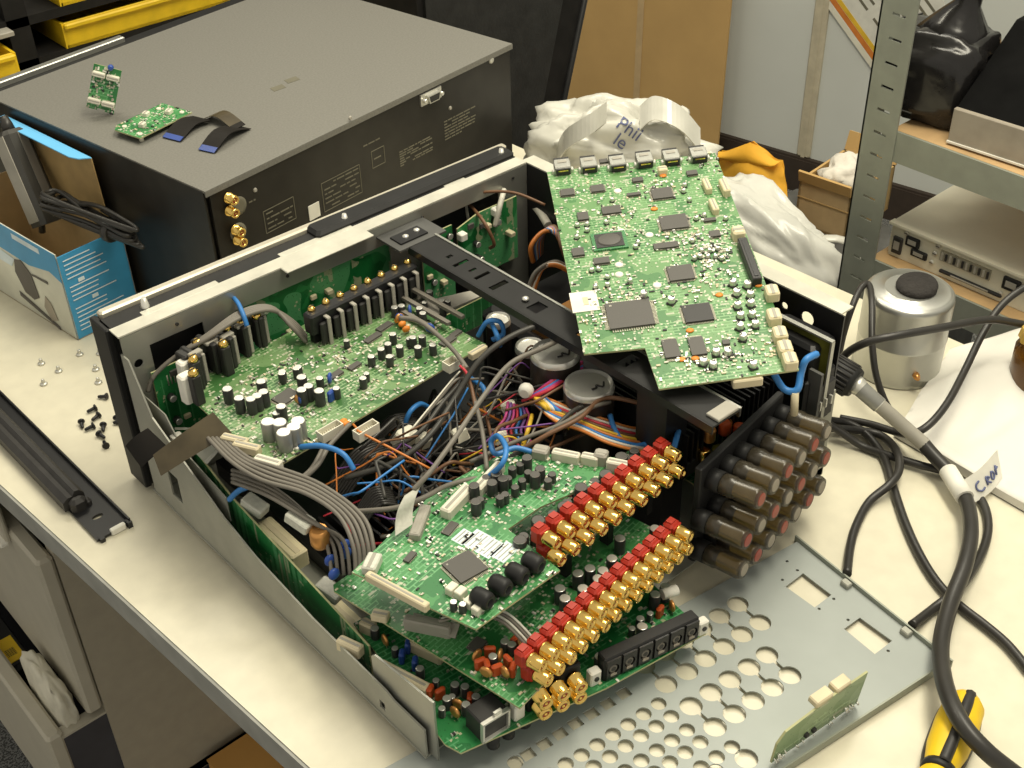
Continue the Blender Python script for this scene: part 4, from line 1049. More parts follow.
for i in range(4):      # over the transistors
    wire('g', .002, (148, 392, .115), (154, 376, .125), (175, 357, .138), (208, 338 - i * 1.2, .15), (240, 318 - i * 2, .155), (270, 310 - i, .15), (292, 321 + i * 2, .135), (306, 336 + i * 2, .12))
wire('b', .002, (233, 297, .158), (238, 303, .16), (243, 314, .158), (247, 326, .15))
# blue cable ties
for pts in (((300, 447, .118), (322, 446, .128), (343, 454, .128), (354, 470, .118)), ((229, 500, .08), (240, 490, .09), (258, 485, .092), (268, 489, .085)), ((478, 336, .12), (487, 322, .135), (500, 322, .135), (503, 334, .125), (492, 340, .12)), ((491, 322, .13), (497, 335, .13), (500, 346, .118)),
            ((487, 478, .112), (502, 464, .128), (506, 448, .132), (498, 436, .128), (491, 442, .12), (496, 454, .115), (515, 448, .115), (532, 452, .112)), ((404, 427, .085), (410, 412, .098), (420, 404, .098), (428, 407, .09)), ((470, 378, .1), (482, 386, .105), (486, 396, .1)), ((250, 480, .095), (262, 474, .1), (270, 476, .095)),
            ((668, 470, .105), (676, 440, .118), (679, 428, .112)), ((610, 415, .11), (616, 432, .105), (630, 446, .1), (662, 440, .1))):
    wire('b', .0022, *pts)
# coloured loom under the capacitors
fan = 'owrnyobwo'
for i, k in enumerate(fan):
    o = i * 3.2
    wire(k, .0013, (526 + i, 396 + i * .8, .105), (545 + o * .4, 398 + o * .9, .112), (574 + o * .3, 410 + o * .8, .112), (600 + o * .4, 418 + o * 1.0, .108), (632 + o * .5, 428 + o * .9, .098), (668 + o * .2, 430 + o * .6, .085))
for i, k in enumerate('yywb'):
    wire(k, .002, (531 + i * 3, 394, .11), (544 + i * 4, 406 + i, .114), (556 + i * 4, 416, .105), (572, 430 - i * 2, .09))
for i, k in enumerate('mrbmr'):
    wire(k, .0013, (530 - i * 2, 397 + i, .108), (547, 384 + i * 1.8, .118), (562, 374 + i * 2, .118), (582, 362 + i * 2, .1))
for i, k in enumerate('mpmrbpm'):
    wire(k, .0012, (508 + i * 3, 402 + i, .1), (505 + i * 4, 418, .095), (496 + i * 5, 432, .09), (505 + i * 5, 448, .085))
m = MB(); p = at(526, 391, .116); m.rev(p - V((.004, .002, 0)), p + V((.005, .003, 0)), [(0, .004), (.3, .0062), (.7, .0062), (1, .004)], 'label_white', 10); m.build('cable_clamp', am)
wire('n', .0018, (500, 462, .1), (545, 436, .12), (580, 418, .125), (605, 398, .125), (650, 405, .12), (700, 412, .11))
wire('g', .0018, (470, 462, .1), (520, 440, .11), (560, 425, .12), (590, 408, .125), (610, 402, .12))
wire('d', .002, (486, 470, .1), (540, 440, .115), (575, 410, .12), (610, 398, .115))
wire('y', .0018, (532, 415, .1), (528, 430, .1), (522, 448, .09), (516, 458, .085))
# loom beside the propped board
for i, k in enumerate('onbwobogn'):
    wire(k, .0022, (533 + i, 262 - i, .11), (531 + i * 1.5, 246 - i * 1.4, .13), (545 + i * 1.2, 231 - i * .5, .138), (562, 236 + i * 1.5, .13), (566, 252 + i, .11))
for i, k in enumerate('gnwo'):
    wire(k, .0022, (528 + i * 2, 290, .1), (536 + i * 2, 272 - i, .115), (555, 262 + i, .12), (572, 270 + i, .11))
wire('n', .0014, (455, 196, .15), (485, 192, .156), (515, 193, .158), (545, 205, .15))
wire('n', .0018, (468, 203, .14), (484, 222, .14), (494, 243, .12), (490, 248, .11))
wire('w', .0028, (504, 190, .15), (500, 205, .145), (495, 226, .125))
wire('w', .0014, (466, 205, .14), (469, 225, .12), (470, 240, .105), (485, 236, .11))
wire('w', .0045, (528, 198, .12), (540, 212, .12), (548, 225, .115))
wire('b', .0028, (773, 372, .155), (784, 389, .145), (797, 390, .146), (801, 373, .155), (806, 360, .165), (817, 354, .165))
m = MB(); a = at(795, 392, .145); m.cyl(a, a + V((0, -.002, -.02)), .003, 'beige_plastic', 8); m.build('plug', am)
# general tangle
rw = random.Random(24); ks = 'ddnngkkobrpyndkgnkowkbrnd'
for i in range(260):
    a = V((rw.uniform(.055, .25), rw.uniform(-.34, -.17), rw.uniform(.035, .105))); ang = rw.gauss(-.4, .9); l = rw.uniform(.03, .08)
    b = a + V((math.cos(ang) * l, math.sin(ang) * l, rw.uniform(-.02, .02))); c = (a + b) / 2 + V((rw.uniform(-.02, .02), rw.uniform(-.02, .02), rw.uniform(0, .025)))
    if min(a.x, b.x) < .075 and min(a.y, b.y) < -.24: continue
    if max(a.z, b.z, c.z) > .06 and min(a.y, b.y, c.y) < -.28: continue
    m = MB(); k_ = ks[i % len(ks)]; m.tube([a, a.lerp(c, .6), c, b.lerp(c, .5), b], rw.choice((.0009, .0012, .0016)) * (.65 if k_ in 'orybpw' else 1), WK[k_], 5, 4); m.build({'g': 'grey_lead', 'd': 'dark_lead', 'n': 'brown_wire', 'k': 'black_wire', 'b': 'blue_wire'}.get(k_, 'wire'), am)
# dark ribbed flat cables
for (x, y), (x2, y2), n in (((345, 500), (402, 452), 9), ((362, 530), (398, 505), 8), ((372, 452), (420, 425), 6)):
    m = MB(); a = at(x, y, .07); b = at(x2, y2, .085); s = V((-(b - a).y, (b - a).x, 0)).normalized()
    for i in range(n): m.tube([a + s * (i * .0028), a.lerp(b, .5) + s * (i * .0028) + V((0, 0, .012)), b + s * (i * .0028)], .0014, 'cable_black', 5, 5)
    m.build('flat_cable', am)
for q, d in (((405, 437), (.02, .012, .012)), ((508, 405), (.012, .008, .006)), ((500, 437), (.012, .01, .008)), ((460, 434), (.012, .01, .01)), ((424, 440), (.01, .01, .01))):
    m = MB(); m.box(at(*q, .09), d, 'white_plastic', rot=Euler((.3, .2, rw.uniform(0, 3))), ch=.0015); m.build('wire_plug', am)

# ================================================================== AMPLIFIER DRIVE BOARD (left)
Z1 = .117
c0 = at(269, 471, Z1); c1 = at(486, 344, Z1); B1 = frame(c0, math.atan2(c1.y - c0.y, c1.x - c0.x)); w1 = (c1 - c0).length
b1d = thing('circuit_board', 'green board with silver capacitors and black transistors in the left of the opened amplifier', 'circuit board', B1)
ul = on(B1, 178, 386)
poly1 = [(0, 0), (w1, 0), (w1 - .004, .115), (w1 - .03, .118), (w1 - .03, .135), (.02, .135), (ul.x, ul.y)]
board(b1d, poly1, 'pcb_amp')
def place(par, B, me, name, px, py, h=0, rz=0, s=1):
    q = on(B, px, py, h); return put(name, me, par, T(q.x, q.y, 0, rz, s))
c8 = [(345, 565), (405, 612), (518, 527), (530, 580), (465, 617), (497, 600), (705, 432), (695, 440), (725, 505), (760, 550), (725, 570), (815, 575), (620, 465), (620, 655)]
for x, y in c8: place(b1d, B1, CAP_M if y > 500 else CAP_S, 'electrolytic_capacitor', 160 + x / 5.12, 280 + y / 5.12, .012)
for x, y in ((35, 495), (70, 497), (82, 527), (112, 510), (125, 492)): place(b1d, B1, CAP_L, 'electrolytic_capacitor', 256 + x / 3, 256 + y / 3, .017)
for x, y in ((185, 395), (190, 365), (270, 246), (375, 278), (320, 365), (415, 153), (436, 148), (490, 155), (505, 132), (520, 105), (410, 233), (470, 243), (485, 272), (530, 265), (555, 132), (458, 240), (330, 345), (400, 300), (498, 240), (240, 395), (560, 150), (575, 128), (500, 170), (395, 262), (430, 270), (155, 400), (78, 345), (20, 415), (60, 470), (345, 300)):
    place(b1d, B1, random.choice((CAP_S, CAP_T, CAP_S)), 'electrolytic_capacitor', 256 + x / 3, 256 + y / 3, .01)
place(b1d, B1, FILM_B, 'film_capacitor', 256 + 226 / 3, 256 + 420 / 3, .004, .3)
for x, y, sx, sy in ((90, 423, .022, .016), (350, 245, .02, .008), (385, 212, .018, .008), (575, 255, .018, .009), (240, 355, .014, .008), (600, 232, .012, .007), (295, 330, .014, .007)):
    place(b1d, B1, QFP if sx == .022 else SOP, 'chip', 256 + x / 3, 256 + y / 3, .001, .1, (sx, sy, 1))
for px, py, l, w, h, rz, k in ((330, 518, .020, .008, .008, 0, 'w'), (222, 520, .020, .008, .008, 0, 'w'), (35, 612, .022, .008, .007, -1.2, 'w'), (665, 278, .018, .006, .006, 0, 'b'), (585, 320, .012, .009, .008, 0, 'w')):
    place(b1d, B1, conn_mesh(l, w, h, 'white_plastic' if k == 'w' else 'beige_plastic') if h > .007 else block_mesh(l, w, h, 'white_plastic' if k == 'w' else 'beige_plastic'), 'connector', 256 + px / 3, 256 + py / 3, .006, rz)
for px, py in ((235, 440), (247, 447)): place(b1d, B1, block_mesh(.022, .007, .007, 'beige_plastic'), 'connector', px, py, .004, -1.15)
for i in range(8): place(b1d, B1, DISC_O if i % 3 == 0 else DISC_B, 'disc_capacitor', *random.choice(((400, 320), (410, 312), (340, 440), (430, 330), (300, 400), (380, 360), (330, 380))), .004, i)
# row of power devices clamped by a black bar, gold screws behind
ha, hb = on(B1, 318, 322, .026), on(B1, 418, 272, .026)
hyaw = math.atan2(hb.y - ha.y, hb.x - ha.x); hl = (hb - ha).length
HB = T(ha.x, ha.y, 0, hyaw)
m = MB(); m.M = HB; m.box((hl / 2, .010, .021), (hl + .008, .012, .018), 'black_paint', ch=.0015); m.box((hl / 2, .012, .006), (hl, .006, .014), 'black_paint'); m.build('clamp_bar', b1d)
def transistor():
    m = MB(); m.box((0, .002, .012), (.0105, .0035, .020), 'chip_dark', ch=.001); m.box((.002, -.0012, .013), (.0035, .0016, .026), 'grey_conn', ch=.0004); m.box((.002, .003, .0258), (.0035, .009, .0014), 'grey_conn', ch=.0003)
    for x in (-.003, 0, .003): m.box((x, .0015, .001), (.0011, .0009, .006), 'leads')
    return m.mesh('power_transistor')
TR = transistor()
for i in range(8): put('power_transistor', TR, b1d, HB @ Matrix.Translation((.008 + i * (hl - .012) / 7, 0, 0)))
gs = MB(); gs.rev((0, 0, 0), (0, 0, .004), [(0, .0036), (.5, .0034), (1, .0018)], 'gold', 12); gs.box((0, 0, .0041), (.005, .0008, .0004), 'chip_dark'); GS = gs.mesh('gold_screw')
for i in range(8): put('gold_screw', GS, b1d, HB @ Matrix.Translation((.004 + i * (hl - .004) / 7, .0135, .0295)) @ Matrix.Rotation(i, 4, 'Z'))
def big_transistor():
    m = MB(); m.box((0, .0, .014), (.0045, .021, .026), 'chip_dark', ch=.001); m.box((.0045, -.006, .013), (.003, .0045, .024), 'grey_conn', ch=.0006); m.box((.001, -.004, .0265), (.010, .005, .0022), 'grey_conn', ch=.0006)
    m.box((-.004, .004, .022), (.006, .012, .008), 'chip_dark', ch=.001)
    return m.mesh('power_transistor')
BT = big_transistor()
for px, py in ((268, 345), (252, 355), (238, 366), (222, 372), (207, 384)):
    q = on(B1, px, py, .002); put('power_transistor', BT, b1d, T(q.x - .002, q.y + .012, 0, .08, (1.15, 1.1, 1.1)))
for px, py in ((197, 342), (226, 327), (241, 321), (256, 315), (223, 343), (193, 358), (193, 372)):
    q = on(B1, px, py, .03); put('gold_screw', GS, b1d, Matrix.Translation((q.x, q.y, .028)) @ Matrix.Scale(1.2, 4))
    m = MB(); m.box((q.x, q.y, .014), (.008, .008, .027), 'chip_dark', ch=.001); m.build('screw_post', b1d)
for px, py in ((184, 360), (185, 374)): q = on(B1, px, py, .025); m = MB(); m.box((q.x, q.y, .0125), (.012, .010, .025), 'label_white', ch=.0015); m.build('white_block', b1d)
scatter_smd(b1d, poly1, 95, 380, 31, [(.12, .125, .1, .02)])
q = on(B1, 400, 322, .012)
m = MB(); m.tube([(q.x, q.y, .016), (q.x + .006, q.y - .02, .018), (q.x + .002, q.y - .06, .014), (q.x - .008, q.y - .09, .012)], .0022, 'grey_cable'); m.build('board_lead', b1d)
for i, (px, py) in enumerate(((398, 318), (402, 322), (406, 327), (343, 420), (345, 422))):
    q = on(B1, px, py, .006); m = MB(); m.sphere((q.x, q.y, .004), .004, 'orange', (1, .7, .7), 8, 6); m.build('adhesive_blob', b1d)

# ================================================================== REAR BOARD STACK
# jack helper: row of gold jacks with coloured bases
def jack_row(par, B, p0, p1, n, h, k, zoff=0, skip=()):
    a, b = on(B, *p0, h), on(B, *p1, h)
    for i in range(n):
        if i in skip: continue
        q = a.lerp(b, i / (n - 1)); o = put('phono_jack', RCA, par, T(q.x, q.y + .0135, h))
        put('jack_base', RB[k], o)
YAW = math.radians(8.5)
# bottom board
Z3 = .030
B3 = Matrix.Translation(at(456, 756, .034)) @ Euler((0, math.radians(2.5), math.radians(-3)), 'XYZ').to_matrix().to_4x4()
b3d = thing('circuit_board', 'lowest green rear board with a black strip of six sockets and six gold jacks', 'circuit board', B3)
r_ = on(B3, 706, 633); l3 = r_.x
k1 = on(B3, 606, 688); 
poly3 = [(.0, .012), (.004, 0), (k1.x, k1.y), (l3, r_.y), (l3 + .006, .05), (l3, .14), (.012, .14)]
board(b3d, poly3, 'pcb_dark')
# six-way black socket strip
a, b = on(B3, 606, 676, .008), on(B3, 700, 632, .008); sy = math.atan2(b.y - a.y, b.x - a.x); sl = (b - a).length
SM = T(a.x, a.y, 0, sy)
m = MB(); m.M = SM
m.box((sl / 2, .007, .0105), (sl, .010, .021), 'black_plastic', ch=.001)
st = m.build('socket_strip', b3d)
m = MB(); n = 6; p_ = sl / n
for i in range(n):
    x = (i + .5) * p_
    m = MB(); m.M = SM @ Matrix(((1, 0, 0, 0), (0, 0, -1, .002), (0, 1, 0, 0), (0, 0, 0, 1)))
    e = p_ * .42
    m.holed([(x - e, .002), (x + e, .002), (x + e, .0195), (x - e, .0195)], [circ(x, .0105, e * .8, 16)], 0, .0015, 'black_paint')
    m.rev((x, .0105, .0), (x, .0105, .0012), [(0, e * .62), (.5, e * .6), (1, e * .5)], 'grey_cable', 14); m.rev((x, .0105, .0012), (x, .0105, .0014), [(0, e * .36), (1, e * .34)], 'chip_dark', 12)
    m.box((x, .0055, .001), (e * .9, .0016, .002), 'tan_metal'); m.build('socket', st)
for s_ in (-.006, sl + .006):
    m = MB(); m.M = SM; m.box((s_, .006, .006), (.009, .007, .012), 'label_white', ch=.001); m.rev((s_, .0024, .006), (s_, .0016, .006), [(0, .002), (1, .002)], 'chip_dark', 8); m.build('fixing_lug', st)
# 3 x 2 gold jacks on a black block
a, b = on(B3, 548, 711, .012), on(B3, 583, 695, .012)
jy = math.atan2(b.y - a.y, b.x - a.x)
m = MB(); m.M = T(a.x, a.y, 0, jy); jl = (b - a).length; m.box((jl / 2, .022, .013), (jl + .014, .016, .026), 'black_plastic', ch=.001); jb = m.build('jack_block', b3d)
for i in range(3):
    for z in (.0065, .0168):
        o = put('phono_jack', RCA, jb, T(a.x, a.y, 0, jy) @ Matrix.Translation((i * jl / 2, .0138, z)) @ Matrix.Diagonal((1.1, 1, 1.1, 1)))
# metal framed socket at the left
q = on(B3, 494, 725, .008)
m = MB(); m.box((q.x, q.y + .008, .009), (.022, .018, .018), 'chip_dark', ch=.001)
for dx, dz, w_, h_ in ((-.0105, .009, .0015, .018), (.0105, .009, .0015, .018), (0, .0175, .022, .0015), (0, .0008, .022, .0015)): m.box((q.x + dx, q.y - .0015, dz), (w_, .003, h_), 'silver')
m.box((q.x + .002, q.y - .001, .0195), (.006, .002, .004), 'silver'); m.build('framed_socket', b3d)
q = on(B3, 521, 714, .006); m = MB(); m.box((q.x, q.y + .004, .007), (.009, .007, .013), 'label_white', ch=.001); m.build('fixing_lug', b3d)
for px, py in ((512, 733), (528, 722), (497, 743)): q = on(B3, px, py, -.006); m = MB(); m.cyl((q.x, q.y + .004, -.012), (q.x, q.y + .004, -.0016), .0045, 'black_plastic', 12); m.build('underside_post', b3d)
for px, py, l, rz in ((404, 677, .042, -1.25), (368, 625, .012, -1.2), (425, 648, .03, -1.2), (350, 645, .02, -1.2)): place(b3d, B3, block_mesh(l, .008, .009, 'beige_plastic'), 'connector', px, py, .006, rz)
for px, py in ((408, 645), (402, 655), (365, 600), (415, 662)): q = on(B3, px, py, .006); put('film_capacitor', FILM_B, b3d, T(q.x, q.y, 0, .8))
for i, (px, py) in enumerate(((447, 702), (452, 698), (458, 704), (465, 690), (470, 698), (442, 710), (476, 700), (480, 705), (455, 712), (466, 708), (430, 690), (436, 682), (420, 672), (395, 650), (385, 640), (375, 632), (660, 610), (650, 615), (640, 622), (632, 630), (672, 606), (455, 688), (440, 692), (413, 690))):
    place(b3d, B3, (CAP_S, CAP_T, DISC_O, CAP_S, FILM_R, CAP_T)[i % 6], ('electrolytic_capacitor', 'electrolytic_capacitor', 'disc_capacitor', 'electrolytic_capacitor', 'film_capacitor', 'electrolytic_capacitor')[i % 6], px, py, .006, i)
for px, py in ((612, 655), (600, 660), (642, 630), (665, 590), (655, 598)): place(b3d, B3, CAP_M, 'electrolytic_capacitor', px, py, .01)
q = on(B3, 668, 592, .012); m = MB(); m.cyl((q.x - .006, q.y, .013), (q.x + .006, q.y - .003, .013), .0042, 'label_white', 12); m.build('white_spacer', b3d)
scatter_smd(b3d, poly3, 60, 200, 33)

# middle board
Z2 = .062
B2 = frame(at(520, 708, Z2), YAW)
b2d = thing('circuit_board', 'middle green rear board with the long row of red based gold jacks', 'circuit board', B2)
re = on(B2, 692, 548); le = on(B2, 338, 588)
poly2 = [(0, 0), (re.x, .004), (re.x, .06), (re.x - .03, .16), (le.x, le.y + .005), (le.x - .004, le.y)]
board(b2d, poly2, 'pcb_main')
for (p0, p1, h) in (((692, 538), (545, 668), .0225), ((692, 551), (551, 682), .0085)):
    jack_row(b2d, B2, p0, p1, 14, h, 'red')
for px, py, l, w, h, k in ((428, 625, .034, .007, .010, 'grey_conn'), (380, 612, .012, .008, .005, 'beige_plastic'), (412, 617, .012, .008, .003, 'ffc')):
    q = on(B2, px, py, .006); put('connector', block_mesh(l, w, h, k), b2d, T(q.x, q.y, 0, -1.15))
q = on(B2, 437, 632, 0); m = MB(); m.box((q.x - .0, q.y + .002, .005), (.010, .034, .001), 'grey_conn', rot=Euler((0, -.5, .35))); m.build('loose_flat_connector', b2d)
place(b2d, B2, SOP, 'chip', 477, 645, .001, .1, (.014, .011, 1))
for i, (px, py) in enumerate(((477, 655), (487, 665), (493, 660), (497, 668), (500, 655), (508, 660), (505, 645), (515, 640), (520, 645), (528, 645), (523, 655), (513, 668), (505, 672), (490, 650), (512, 648), (530, 640), (486, 672), (480, 662))):
    k = i % 4; place(b2d, B2, (DISC_O, FILM_R, CAP_S, FILM_R)[k], ('disc_capacitor', 'film_capacitor', 'electrolytic_capacitor', 'film_capacitor')[k], px, py, .006, i * .9)
for i in range(14):      # little black capacitors in a row in front of the jacks
    px = 548 + i * 8.8; py = 628 - i * 7.2; place(b2d, B2, CAP_S if i % 3 else CAP_T, 'electrolytic_capacitor', px, py, .01)
for px, py in ((578, 575), (583, 590), (590, 570), (598, 580), (565, 600), (603, 572), (560, 590), (620, 540), (640, 550), (630, 560), (655, 530), (612, 560)): place(b2d, B2, CAP_M, 'electrolytic_capacitor', px, py, .012)
m = MB(); a = on(B2, 545, 660, .012); c_ = on(B2, 500, 608, .045); 
for i in range(4): m = MB(); o_ = .0025 * i; m.tube([(a.x + o_, a.y + .014, .014), (a.x - .004 + o_, a.y + .035, .03), (a.x - .018 + o_, a.y + .05, .036), (a.x - .035 + o_, a.y + .06, .038)], .0012, 'ffc' if i % 2 else 'grey_cable', 5); m.build('lead', b2d)
m = MB(); m.box((a.x + .004, a.y + .014, .008), (.012, .006, .012), 'beige_plastic', ch=.001); m.build('connector', b2d)
scatter_smd(b2d, poly2, 60, 220, 34)

# top board (processor)
Z4 = .108
B4 = frame(at(476, 629, Z4), math.radians(10))
b4d = thing('circuit_board', 'upper green processor board with a white ribbon connector and square chip above the jacks', 'circuit board', B4)
g = lambda px, py, h=0: on(B4, px, py, h)
pts = [g(476, 629), g(560, 570), g(508, 529), g(540, 507), g(642, 463), g(628, 458), g(505, 452), g(436, 490), g(352, 572)]
poly4 = [(q.x, q.y) for q in pts]
board(b4d, poly4, 'pcb_main')
m = MB()
for cs in (((455, 512), (0, 0)),): pass
for px, py, l, w, h, k, rz in ((397, 590, .052, .0055, .006, 'beige_plastic', None), (457, 501, .032, .009, .008, 'white_plastic', 0), (489, 478, .034, .008, .008, 'white_plastic', 0), (541, 452, .012, .010, .008, 'grey_conn', 9), (566, 456, .021, .007, .008, 'white_plastic', 9), (590, 459, .013, .007, .008, 'white_plastic', 9), (601, 458, .010, .010, .010, 'grey_conn', 9), (622, 467, .023, .007, .009, 'white_plastic', 9), (372, 563, .016, .010, .007, 'ffc', .3), (420, 521, .032, .008, .006, 'grey_conn', .35)):
    q = g(px, py, .004)
    if rz is None: rz = math.atan2(g(440, 615).y - g(362, 573).y, g(440, 615).x - g(362, 573).x)
    elif rz == 9: rz = math.atan2(g(640, 472).y - g(540, 452).y, g(640, 472).x - g(540, 452).x)
    else: rz = rz + .12
    put('connector', block_mesh(l, w, h, k), b4d, T(q.x, q.y, 0, rz))
q = g(466, 566); place(b4d, B4, QFP, 'chip', 465, 567, .001, -.25, (.026, .026, 1.1))
place(b4d, B4, SOP, 'chip', 410, 557, .001, .15, (.012, .006, 1)); place(b4d, B4, SOP, 'chip', 450, 528, .001, .15, (.016, .008, .6))
m = MB()   # silkscreened white table
for px, py, w_, h_ in ((476, 540, .018, .013), (490, 548, .018, .012), (505, 552, .018, .012), (463, 537, .014, .010)):
    q = g(px, py); m.box((q.x, q.y, .0001), (w_, h_, .0002), 'print_white')
    for i in range(3): m.box((q.x, q.y - h_ / 2 + (i + .7) * h_ / 3.6, .0003), (w_ * .85, .0007, .0002), 'grey_conn')
m.build('printed_table', b4d)
q = g(410, 512, .006)
m = MB(); P_ = [B4.inverted() @ at(*p_) for p_ in ((404, 530, .113), (404, 517, .119), (407, 503, .127), (413, 490, .131))]; m.ribbon(P_, (1, -.1, 0), .016, .0006, 'ffc'); m.build('ribbon_cable', b4d)
for px, py in ((474, 487), (480, 497), (486, 475), (492, 484), (498, 470), (503, 480), (512, 466), (520, 462), (528, 470), (522, 478), (535, 476), (540, 470), (515, 485), (505, 492), (508, 476), (527, 459), (548, 478), (476, 503), (500, 495), (552, 472), (496, 475)): place(b4d, B4, random.choice((CAP_D, CAP_DS, CAP_DS)), 'electrolytic_capacitor', px, py, .01)
for px, py in ((487, 602), (505, 589), (522, 577), (538, 566)):
    q = g(px, py, .006); m = MB(); m.rev((q.x, q.y + .011, .007), (q.x, q.y - .003, .007), [(0, .0052), (.2, .0064), (.8, .0064), (1, .0052), (1, .003), (.7, .0028)], 'black_plastic', 14, True, True); m.box((q.x, q.y + .006, .003), (.01, .008, .006), 'black_plastic'); m.build('black_jack', b4d)
for px, py in ((452, 592), (461, 596), (470, 605), (478, 612)):
    q = g(px, py); m = MB(); m.box((q.x, q.y, .003), (.008, .006, .006), 'white_plastic', ch=.0006); m.build('small_header', b4d)
q = g(453, 597, .012); put('electrolytic_capacitor', CAP_T, b4d, T(q.x, q.y, 0)); put('electrolytic_capacitor', CAP_T, b4d, T(q.x + .002, q.y - .006, 0))
scatter_smd(b4d, poly4, 70, 260, 35)

# upper jack board
B5 = frame(at(548, 568, .098), math.radians(3.5))
b5d = thing('circuit_board', 'narrow rear board carrying the upper double row of red based gold jacks', 'circuit board', B5)
re = on(B5, 684, 474); l5 = re.x
poly5 = [(-.006, 0), (l5, .0), (l5, .042), (-.006, .03)]
board(b5d, poly5, 'pcb_main')
jack_row(b5d, B5, (680, 458), (559, 545), 10, .0225, 'red')
jack_row(b5d, B5, (684, 475), (564, 562), 10, .0085, 'red')
for i in range(18):
    f = i / 17; x = -.004 + f * (l5 - .01); put('electrolytic_capacitor', CAP_DS if i % 3 else CAP_D, b5d, T(x, .0225 + .004 * f + .004 * (i % 2), 0, 0, 1.25))
scatter_smd(b5d, poly5, 16, 60, 36)
for i in range(3): m = MB(); m.box((.03 + i * .045, .012, -.018), (.006, .008, .034), 'black_plastic'); m.build('standoff', b5d)

# ================================================================== PROPPED HDMI BOARD
BH = Matrix.Translation((.384, -.088, .2005)) @ Euler((.128, -.07, -.644), 'XYZ').to_matrix().to_4x4()
bh = thing('circuit_board', 'light green L-shaped board with six video ports propped on top of the opened amplifier', 'circuit board', BH)
hq = lambda x, y, h=0: on(BH, x, y, h)
pts = [hq(*p) for p in ((584, 354), (645, 348), (659, 389), (799, 369.5), (715, 153), (547, 172))]
polyh = [(q.x, q.y) for q in pts]
board(bh, polyh, 'pcb_hdmi')
C5 = lambda x, y: (540 + x / 5.12, 140 + y / 5.12); C6 = lambda x, y: (560 + x / 5.12, 270 + y / 5.12)
def hplace(me, name, p, rz=0, s=1, h=0): return place(bh, BH, me, name, *p, h, rz, s)
def hdmi():
    m = MB(); y0 = 0
    m.box((0, .004, .0033), (.0145, .012, .0062), 'steel', ch=.0006); m.box((0, .0112, .0036), (.0132, .003, .0042), 'chip_dark')
    m.box((0, .006, .0066), (.008, .003, .0004), 'grey_conn'); m.box((0, -.0027, .0032), (.0125, .0016, .0052), 'chip_dark'); m.box((0, -.0036, .0044), (.0085, .0006, .0010), 'gold')
    for s in (-1, 1): m.box((s * .0082, .001, .0016), (.0026, .004, .0032), 'silver', ch=.0005)
    return m.mesh('video_port')
HD = hdmi()
for p in ((115, 140), (250, 130), (397, 122), (535, 105), (672, 92), (812, 78)):
    q = hq(*C5(*p), .004); put('video_port', HD, bh, T(q.x, q.y - .003, 0, 0, (1, 1.15, 1.15)))
mm = 1 / 1130.0 / 5.12
for f, x, y, w_, h_, me in ((C5, 140, 270, 78, 62, QFP), (C5, 295, 250, 78, 62, QFP), (C5, 500, 205, 62, 42, SOP), (C5, 778, 170, 62, 46, SOP), (C5, 625, 275, 118, 96, QFP), (C5, 365, 360, 108, 74, SOP), (C5, 220, 392, 62, 76, SOP), (C5, 685, 422, 152, 122, QFP), (C5, 355, 517, 165, 128, BGA), (C5, 195, 575, 66, 72, SOP), (C5, 645, 542, 135, 50, SOP), (C5, 315, 620, 86, 54, SOP), (C5, 720, 682, 134, 118, QFP), (C5, 895, 482, 58, 56, SOP), (C5, 870, 410, 66, 28, SOP), (C5, 480, 280, 80, 26, SOP), (C5, 325, 110, 50, 40, SOP),
                          (C6, 357, 228, 232, 196, QFP), (C6, 705, 222, 146, 130, QFPD), (C6, 568, 405, 76, 140, SOP), (C6, 703, 392, 76, 140, SOP), (C6, 850, 372, 36, 36, SOP)):
    hplace(me, 'chip', f(x, y), 0, (w_ * mm * 1.0, h_ * mm * 1.02, 1.15), .001)
for f, x, y, w_, h_ in ((C6, 125, 163, 122, 120),):
    q = hq(*f(x, y)); m = MB(); m.box((q.x, q.y, .0003), (w_ * mm, h_ * mm * 1.15, .0005), 'label_white'); m.box((q.x + .001, q.y, .0007), (.004, .009, .0003), 'beige_plastic'); m.build('paper_label', bh)
for f, x, y, l, w_, h_, rz in ((C5, 855, 230, .0165, .0055, .006, 1.62), (C5, 890, 335, .0165, .0055, .006, 1.62), (C5, 945, 240, .0185, .006, .007, 1.62), (C5, 628, 150, .008, .007, .006, 0), (C5, 1015, 480, .010, .011, .009, 0)):
    hplace(block_mesh(l, w_, h_, 'cream_plastic'), 'connector', f(x, y), rz, 1, .004)
for x, y in ((775, 292), (777, 316), (783, 334), (788, 348), (793, 360)): hplace(block_mesh(.0125, .010, .0085, 'cream_plastic'), 'connector', (x - 3, y), 1.55, 1, .005)
q0, q1 = hq(744, 248, .004), hq(755, 275, .004); m = MB(); m.box(((q0.x + q1.x) / 2, (q0.y + q1.y) / 2, .004), (.0075, abs(q0.y - q1.y) + .018, .008), 'chip_dark', ch=.0006); m.box(((q0.x + q1.x) / 2, (q0.y + q1.y) / 2, .0082), (.003, abs(q0.y - q1.y) + .012, .0005), 'black_paint'); m.build('slot_connector', bh)
q = hq(731, 400 - 24, 0); m = MB(); q = hq(748, 377); m.box((q.x, q.y + .002, -.005), (.022, .008, .007), 'beige_plastic', ch=.001); m.build('underside_connector', bh)
for f, x, y in ((C5, 585, 355), (C6, 815, 130), (C6, 665, 312), (C6, 622, 460), (C6, 692, 455), (C6, 1015, 80), (C5, 630, 185)):
    q = hq(*f(x, y)); m = MB(); m.sphere((q.x, q.y, .0005), .0032, 'orange', (1, .8, .35), 10, 6); m.build('adhesive_blob', bh)
